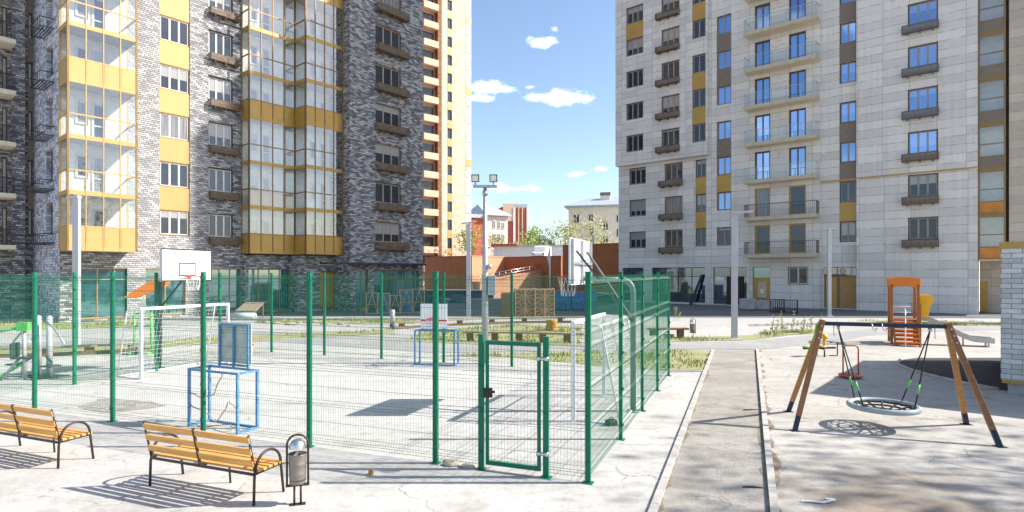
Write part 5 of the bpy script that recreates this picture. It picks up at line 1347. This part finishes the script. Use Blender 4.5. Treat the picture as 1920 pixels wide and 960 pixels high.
for x in (-.6, .0):
    m = MB(); m.lathe([(.001, 0), (.15, 0), (.16, .03), (.001, .05)], (x, 0, .335), 14); m.build('seat', 'yellow_plastic' if x == 0 else 'lime_plastic', r)
m = MB(); m.tube([(.1, 0, .33), (.1, 0, .62)], .05, 8); m.lathe([(.001, 0), (.13, .02), (.1, .14), (.04, .2), (.001, .2)], (.1, 0, .62), 12); m.build('handle', 'yellow_plastic', r)
m = MB(); m.tube([(.3, -.02, .02), (.62, -.02, .02), (.62, -.02, .5), (.3, -.02, .5)], .022, 8); m.build('bar', 'dark_metal', r)

# ------------------------------------------------------------------ exercise machines (left of the court)
c = G(78, 706); r = thing('exercise_machine', 'grey twin post exercise machine with swinging levers', 'exercise machine', c, R(-15))
for x in (-.12, .30):
    m = MB(); m.tube([(x, 0, 0), (x, 0, 1.72)], .075, 12); m.lathe([(.075, 1.72), (.06, 1.77), (.001, 1.79)], (x, 0, 0), 12); m.build('post', 'lamp_grey', r)
for s, x in ((-1, -.12), (1, .30)):
    m = MB(); m.tube([(x, -.08, 1.60), (x + s * .35, -.12, 1.42), (x + s * .75, -.15, 1.02), (x + s * .72, -.2, .9)], .028, 8); m.build('lever', 'grey_metal', r)
    m = MB(); m.tube([(x, -.1, .62), (x + s * .3, -.15, .45), (x + s * .35, -.3, .40)], .032, 8); m.box(x + s * .45 - .22, x + s * .45 + .22, -.45, -.15, .36, .40); m.build('footrest', 'pole_dark', r, .01)
m = MB(); m.box(-.5, .7, -.3, .3, 0, .03); m.build('base', 'pole_dark', r)
c = G(28, 712); r = thing('exercise_machine', 'bright green exercise machine with angled legs and a small seat', 'exercise machine', c, R(10))
m = MB(); m.tube([(.25, 0, 0), (.22, 0, 1.62)], .05, 10); m.tube([(.22, 0, .75), (-.25, -.1, .05)], .04, 10); m.tube([(.22, 0, .5), (.05, .2, .02)], .04, 10); m.build('frame', 'lamp_grey', r)
m = MB(); m.tube([(.22, 0, 1.5), (-.1, -.05, 1.42), (-.45, -.1, 1.36)], .035, 8); m.box(.08, .36, -.09, .09, 1.38, 1.62); m.build('lever', 'green_plastic', r)
m = MB(); m.tube([(.22, 0, .45), (-.3, -.1, .12), (-.7, -.2, .1)], .035, 8); m.build('pedal_arm', 'green_plastic', r)
m = MB(); m.box(.0, .42, -.22, .2, .60, .66); m.box(-.02, .02, -.2, .2, .66, 1.05); m.build('seat', 'pole_dark', r, .01)
c = G(268, 664); r = thing('exercise_machine', 'slim green exercise frame seen through the goal net', 'exercise machine', c, R(5))
m = MB()
for x in (-.3, .3): m.tube([(x, 0, 0), (x, 0, 1.55)], .045, 8); m.tube([(x, -.35, .05), (x, .35, .05)], .04, 8)
m.tube([(-.3, 0, 1.5), (.3, 0, 1.5)], .04, 8); m.tube([(-.3, 0, 1.05), (.3, 0, 1.05)], .035, 8); m.build('frame', 'green_plastic', r)
m = MB(); m.box(-.28, .28, -.3, .25, .30, .34); m.build('footplate', 'grey_metal', r)

# ------------------------------------------------------------------ building materials
def crate(label, px, py, w, h, d, ang, group):
    b = G(px, py); r = thing('lattice_crate', label, 'crate', b, ang, group); fr = MB(); sl = MB()
    for x in (0, w - .07): fr.box(x, x + .07, 0, .06, 0, h); fr.box(x, x + .07, d - .06, d, 0, h)
    fr.box(.07, w - .07, 0, .06, h - .08, h); fr.box(.07, w - .07, 0, .06, 0, .08); fr.box(w / 2 - .04, w / 2 + .04, -.002, .055, .08, h - .08); fr.box(0, .06, .06, d - .06, h - .08, h); fr.box(w - .06, w, .06, d - .06, h - .08, h)
    fr.build('frame', 'crate_wood', r)
    for zc in (h * .27, h * .73):
        for k in range(12):
            a = 2 * pi * k / 12 + .15; dx, dz = cos(a), sin(a)
            t = min((w / 2 - .07) / max(abs(dx), 1e-3), (h * .24) / max(abs(dz), 1e-3))
            sl.bar((w / 2 + .08 * dx, .075, zc + .08 * dz), (w / 2 + dx * t, .075, zc + dz * t), .055, .02, up=(0, 1, 0))
    sl.build('lattice', 'crate_wood', r)
    m = MB(); m.box(.08, w - .08, .1, d - .02, .02, h - .1)
    m.build('contents', 'crate_dark', r)
crate('lattice sided wooden crate next to the dark pallet stack', 966, 597, 1.34, 2.0, 1.5, R(3), 'lattice crates')
crate('lattice sided wooden crate next to the blue wrapped pallets', 1003, 597, 1.34, 2.0, 1.5, R(3), 'lattice crates')
b = G(940, 597); pal = None
for i in range(11):
    r = thing('pallet', 'dark wooden pallet in the tall stack beside the lattice crates', 'pallet', (b.x, b.y, i * .155), R(3) + random.uniform(-.03, .03), 'stacked dark pallets')
    if pal is None:
        m = MB()
        for q in range(5): m.box(q * .19, q * .19 + .15, .1, 1.3, .118, .148)
        m.build('deck', 'crate_dark', r)
        for y in (.1, .65, 1.18):
            m = MB(); m.box(0, .91, y, y + .12, 0, .117); m.build('bearer', 'crate_dark', r)
        pal = r
    else:
        for ch in pal.children: copy_tree(ch, r)
names = ['first from the left in the row, with the widest gap beside it', 'second from the left in the row', 'middle one of the row, behind the thin fence post', 'second from the right in the row, a blue sheet showing', 'rightmost in the row, tallest and nearest the beige tower']
for i, (px, w, h) in enumerate(((686, .85, 1.55), (708, .85, 1.5), (731, .8, 1.35), (750, .95, 1.75), (774, .9, 1.8))):
    b = G(px, 588.5 - i * .6); r = thing('timber_frame_crate', 'timber frame crate, ' + names[i], 'crate', b, R(8), 'timber frame crates by the dark tower')
    m = MB(); rd = random.Random(i)
    for x in (0, w): m.bar((x, 0, 0), (x + rd.uniform(-.05, .05), .12, h), .07); m.bar((x, .7, 0), (x, .5, h), .07)
    m.bar((.02, -.01, .02), (w * .55, .10, h), .06, .04); m.bar((w * .98, -.01, .03), (w * .5, .1, h), .06, .04); m.bar((-.05, .11, h), (w + .05, .11, h), .06); m.bar((-.05, .0, .04), (w + .05, .0, .04), .06); m.bar((0, .06, h * .45), (w, .06, h * .45), .04)
    m.build('frame', 'crate_wood', r)
    m = MB(); m.box(.06, w - .06, .2, .45, .08, h - .1); m.build('panels', 'blue_wrap' if i % 2 else 'dark_tarp', r)
for i, (px, w, h, lab) in enumerate(((1041, 1.2, 1.6, 'blue wrapped pallet load right beside the lattice crates'), (1071, 1.1, 1.5, 'blue wrapped pallet load, middle one of the three'), (1097, .9, 1.7, 'blue wrapped pallet load hidden mostly by the fence corner post'))):
    b = G(px, 582); r = thing('pallet_load', lab, 'pallet load', b, R(-12), 'blue wrapped pallet loads')
    m = MB(); m.box(0, w, 0, 1., .14, h); m.build('load', 'blue_wrap', r, .04)
    m = MB(); m.box(0, w, 0, 1, .1, .138); m.box(0, .1, 0, 1, 0, .1); m.box(w - .1, w, 0, 1, 0, .1); m.build('pallet', 'crate_dark', r)
rd = random.Random(12)
for i, (px, py, w, h, d, lab) in enumerate(((812, 572, 2.6, 1.0, 1.5, 'largest dark tarpaulin heap, next to the timber frames'), (860, 568, 2.2, .85, 1.4, 'dark tarpaulin covered heap beneath the tee lamp'), (1075, 576, 2.4, .8, 1.2, 'low dark tarpaulin heap in front of the low wall'))):
    b = G(px, py); m = MB(); nx, ny = 12, 8; vs = []
    for j in range(ny + 1):
        for k in range(nx + 1):
            x, y = k / nx * 2 - 1, j / ny * 2 - 1; z = h * max(0, (1 - abs(x) ** 3) * (1 - abs(y) ** 3)) * rd.uniform(.8, 1.08); vs.append((x * w / 2, y * d / 2, z))
    m.add(vs, [(j * (nx + 1) + k, j * (nx + 1) + k + 1, (j + 1) * (nx + 1) + k + 1, (j + 1) * (nx + 1) + k) for j in range(ny) for k in range(nx)], True)
    o = m.build('tarpaulin_heap', 'dark_tarp'); o.location = b; tag(o, lab, 'tarpaulin')
# foam roll with a board on it
b = G(452, 600); r = thing('foam_roll', 'grey foam roll lying on the ground with a board leaning on it', 'roll', b, R(-6))
m = MB(); m.tube([(-.75, 0, .24), (.95, 0, .24)], .24, 18); m.build('roll', 'foam_grey', r)
m = MB(); m.tube([(.951, 0, .24), (.965, 0, .24)], .06, 10); m.build('core', 'black_matte', r)
b = G(455, 597); r = thing('wooden_board', 'tilted brown board resting behind the foam roll', 'board', b, R(-6))
m = MB(); m.extr([(-.6, .1, .5), (.85, .1, .5), (1.1, .75, 1.05), (-.25, .75, 1.05)], (0, .02, -.06)); m.build('board', 'plank_grey', r)
for x in (-.2, 1.0): m = MB(); m.bar((x, .75, 0), (x, .75, 1.0), .06); m.build('leg', 'crate_dark', r)
# white block packs and black barrier by the right block
for i, (px, w, d, h, lab) in enumerate(((1386, 1.1, .9, .95, 'white wrapped block pack just behind the tall street lamp'), (1412, 1.4, .8, .8, 'white wrapped block pack in front of the gold door'))):
    b = G(px, 582); r = thing('block_pack', lab, 'block pack', b, R(-30), 'wrapped block packs')
    m = MB(); m.box(0, w, 0, d, .12, h); m.build('blocks', 'concrete_grey', r, .03)
    m = MB(); m.box(0, w, 0, .12, 0, .119); m.box(0, w, d - .12, d, 0, .119); m.build('bearer', 'crate_dark', r)
b = G(1448, 588); r = thing('barrier_fence', 'short black railing enclosure by the block wall', 'railing', b, R(-14))
for (p, q) in (((0, .9), (.9, .3)), ((.9, .3), (1.75, 0)), ((1.75, 0), (1.85, .7)), ((0, .9), (1.1, 1.0))):
    p, q = Vector((*p, 0)), Vector((*q, 0)); n = 8; m = MB()
    for z in (.12, 1.02): m.bar(p + Vector((0, 0, z)), q + Vector((0, 0, z)), .05)
    for i in range(1, n): c = p + (q - p) * (i / n); m.bar(c, c + Vector((0, 0, 1.02)), .03)
    m.build('rail_panel', 'black_matte', r)
    m = MB(); m.bar(p, p + Vector((0, 0, 1.06)), .06); m.build('post', 'black_matte', r)
# leaning dark sheet at the shop window
pt = RF.pt(RF.u(1305), .5); m = MB(); m.extr([(-.5, 0, 0), (-.2, 0, 0), (.75, .42, 2.9), (.5, .42, 2.9)], (0, .05, .01)); r = m.build('leaning_panel', 'navy_metal'); r.location = (pt.x, pt.y, 0); r.rotation_euler = (0, 0, R(-40)); tag(r, 'dark metal panel leaning against the shop window', 'panel')
# stump
b = G(1035, 620)
m = MB(); m.lathe([(.34, 0), (.30, .15), (.29, .45), (.30, .56), (.27, .58), (.001, .57)], n=16); r = m.build('tree_stump', 'stump_wood'); r.location = b; tag(r, 'short yellow brown tree stump beside the plank bench', 'stump')
# bollard post
b = G(736, 614); r = thing('bollard', 'short grey bollard at the end of the curved timber bench', 'bollard', b)
m = MB(); m.lathe([(.001, .0), (.14, 0), (.14, .95), (.12, .98), (.001, 1.0)], n=12); m.build('post', 'lamp_grey', r); m = MB(); m.lathe([(.16, 0), (.16, .2), (.141, .21)], n=12); m.build('base', 'pole_dark', r)

# ------------------------------------------------------------------ litter and rubble
def rock(label, px, py, s, seed, mat='stone_rubble', sq=.55):
    rd = random.Random(seed); m = MB(); n = 9; vs = []; prof = [(.1, 0), (.9, .02), (1, .3), (.75, .75), (.25, 1)]
    for r_, z in prof:
        for j in range(n): a = 2 * pi * j / n; k = rd.uniform(.75, 1.2); vs.append((r_ * s * k * cos(a) * 1.3, r_ * s * k * sin(a) * .9, z * s * sq * rd.uniform(.8, 1.2)))
    fs = [(i * n + j, i * n + (j + 1) % n, (i + 1) * n + (j + 1) % n, (i + 1) * n + j) for i in range(len(prof) - 1) for j in range(n)]; fs.append(tuple(4 * n + j for j in range(n)))
    m.add(vs, fs); o = m.build('rock', mat); o.location = G(px, py); return tag(o, label, 'rock', 'rubble stones by the gate')
rock('largest rubble stone at the foot of the fence', 848, 872, .12, 1); rock('flat rubble stone touching the gate post', 878, 876, .11, 2); rock('small rubble stone beside the green fence post', 838, 866, .06, 3); rock('small rubble stone between the two larger ones', 863, 871, .07, 4)
m = MB(); m.lathe([(.001, 0), (.03, .005), (.045, .035), (.035, .07), (.001, .08)], n=12); o = m.build('small_ball', 'stump_wood'); o.location = G(696, 890); tag(o, 'small dull yellow ball on the pavement in the fence shadow', 'ball')
m = MB(); rd = random.Random(3); p0 = G(1502, 941)
pts = [(0, 0, .012), (.12, -.04, .03), (.25, -.06, .015), (.38, -.03, .03), (.46, .04, .02), (.36, .07, .015)]
for a, b in zip(pts, pts[1:]): m.bar(a, b, .045, .006)
o = m.build('plastic_strip', 'paper'); o.location = p0; tag(o, 'crumpled white plastic strip on the dirt near the path', 'litter')
for i, (px, py, l, a, lab) in enumerate(((1408, 770, .35, .1, 'dark stick lying across the upper footpath'), (1412, 916, .28, -.1, 'dark stick lying near the bottom of the footpath'))):
    m = MB(); m.tube([(-l / 2, 0, .02), (0, .01, .025), (l / 2, 0, .02)], [.012, .014, .009], 6); o = m.build('stick', 'bark'); o.location = G(px, py); o.rotation_euler = (0, 0, a); tag(o, lab, 'stick')
b = G(1146, 798); r = thing('weight_bag', 'small black ballast bag behind the right goal', 'bag', b, .4); m = MB(); m.box(-.11, .11, -.08, .08, 0, .12); m.build('bag', 'black_matte', r, .03); m = MB(); m.tube([(-.05, 0, .118), (-.03, 0, .16), (.03, 0, .16), (.05, 0, .118)], .01, 6); m.build('handle', 'black_matte', r)
for i in range(9):
    rd = random.Random(60 + i); px, py = ((500, 605), (520, 607), (545, 609), (560, 606), (610, 608), (640, 609), (655, 612), (530, 604), (590, 605))[i]
    o = rock('', px, py, rd.uniform(.14, .3), 70 + i, 'stone_rubble', .6); tag(o, 'rubble stone in the scatter on the verge beyond the far fence', 'rock', 'rubble stones on the far verge')

# ------------------------------------------------------------------ sky, sun, camera
EL = R(38.5)
w = bpy.data.worlds.new('World'); scene.world = w; w.use_nodes = True; nt = w.node_tree; nd = nt.nodes; lk = nt.links
bg = nd['Background']; sky = nd.new('ShaderNodeTexSky'); sky.sky_type = 'NISHITA'; sky.sun_disc = False
sky.sun_elevation = EL; sky.sun_rotation = R(90); sky.altitude = 150; sky.air_density = 1.0; sky.dust_density = 1.2; sky.ozone_density = 1.6
tc = nd.new('ShaderNodeTexCoord'); sp = nd.new('ShaderNodeSeparateXYZ'); lk.new(tc.outputs['Generated'], sp.inputs[0])
def M(op, a, b=None, clamp=False):
    n = nd.new('ShaderNodeMath'); n.operation = op; n.use_clamp = clamp
    for i, v in enumerate((a, b)):
        if v is None: continue
        if isinstance(v, (int, float)): n.inputs[i].default_value = v
        else: lk.new(v, n.inputs[i])
    return n.outputs[0]
yy = M('MAXIMUM', sp.outputs[1], .02); A = M('DIVIDE', sp.outputs[0], yy); B = M('DIVIDE', sp.outputs[2], yy)
mp = nd.new('ShaderNodeMapping'); mp.inputs['Scale'].default_value = (14, 14, 30); lk.new(tc.outputs['Generated'], mp.inputs[0])
nz = nd.new('ShaderNodeTexNoise'); nz.inputs['Scale'].default_value = 1.6; nz.inputs['Detail'].default_value = 8; nz.inputs['Roughness'].default_value = .66; lk.new(mp.outputs[0], nz.inputs['Vector'])
total = None
for (px, py, rx, ry, s) in ((1017, 78, 34, 15, 1), (926, 163, 52, 17, 1), (906, 184, 30, 9, .9), (1046, 183, 86, 19, 1.05), (992, 163, 18, 6, .8), (1080, 327, 26, 8, .8), (1130, 317, 22, 6, .7), (950, 352, 110, 14, .42), (1040, 55, 14, 9, .6), (760, 60, 120, 40, .9), (1300, 200, 120, 30, .9)):
    a = M('DIVIDE', M('SUBTRACT', A, (px - CX) / F), rx / F); b = M('DIVIDE', M('SUBTRACT', B, (HY - py) / F), ry / F)
    rr = M('SQRT', M('ADD', M('MULTIPLY', a, a), M('MULTIPLY', b, b)))
    v = M('MULTIPLY', M('SUBTRACT', 1.05, rr, True), s); total = v if total is None else M('MAXIMUM', total, v)
msk = M('MULTIPLY', M('GREATER_THAN', sp.outputs[1], .05), total)
dens = M('MULTIPLY', M('SUBTRACT', M('ADD', M('MULTIPLY', msk, 1.0), M('MULTIPLY', M('SUBTRACT', nz.outputs['Fac'], .5), 2.3)), .24), 1.05, True)
dens = M('MULTIPLY', dens, M('GREATER_THAN', msk, .001))
# loose cumulus elsewhere in the sky (behind and beside the viewer)
mp2 = nd.new('ShaderNodeMapping'); mp2.inputs['Scale'].default_value = (3, 3, 7); lk.new(tc.outputs['Generated'], mp2.inputs[0])
nz2 = nd.new('ShaderNodeTexNoise'); nz2.inputs['Scale'].default_value = 1.3; nz2.inputs['Detail'].default_value = 7; nz2.inputs['Roughness'].default_value = .55; lk.new(mp2.outputs[0], nz2.inputs['Vector'])
d2 = M('MULTIPLY', M('MULTIPLY', M('SUBTRACT', nz2.outputs['Fac'], .57), 7., True), M('LESS_THAN', sp.outputs[1], .1))
d2 = M('MULTIPLY', d2, M('GREATER_THAN', sp.outputs[2], .03))
allc = M('MAXIMUM', dens, M('MULTIPLY', d2, .8), True)
mx = nd.new('ShaderNodeMix'); mx.data_type = 'RGBA'; lk.new(allc, mx.inputs[0]); lk.new(sky.outputs[0], mx.inputs[6]); mx.inputs[7].default_value = (9.5, 9.6, 9.8, 1)
lk.new(mx.outputs[2], bg.inputs['Color']); bg.inputs['Strength'].default_value = .125
sun = bpy.data.lights.new('sun', 'SUN'); sun.energy = 4.5; sun.angle = R(.53); sun.color = (1, .945, .86)
so = bpy.data.objects.new('sun', sun); COL.objects.link(so); so.location = (60, 0, 60)
so.rotation_euler = Vector((cos(EL), 0.0, sin(EL))).to_track_quat('Z', 'Y').to_euler()
cam = bpy.data.cameras.new('camera'); cam.sensor_width = 36; cam.lens = 36 * F / 1920; cam.shift_y = (HY - 480) / 1920; cam.clip_end = 3000; cam.clip_start = .05
co = bpy.data.objects.new('camera', cam); COL.objects.link(co); co.location = (0, 0, H); co.rotation_euler = (pi / 2, 0, 0); scene.camera = co
vs = scene.view_settings; vs.view_transform = 'Standard'; vs.look = 'None'; vs.gamma = 1; vs.use_curve_mapping = False; vs.exposure = 1.0
scene.render.engine = 'CYCLES'
cy = scene.cycles; cy.max_bounces = 8; cy.diffuse_bounces = 4; cy.glossy_bounces = 4; cy.transparent_max_bounces = 16; cy.use_denoising = True; cy.caustics_reflective = False; cy.caustics_refractive = False
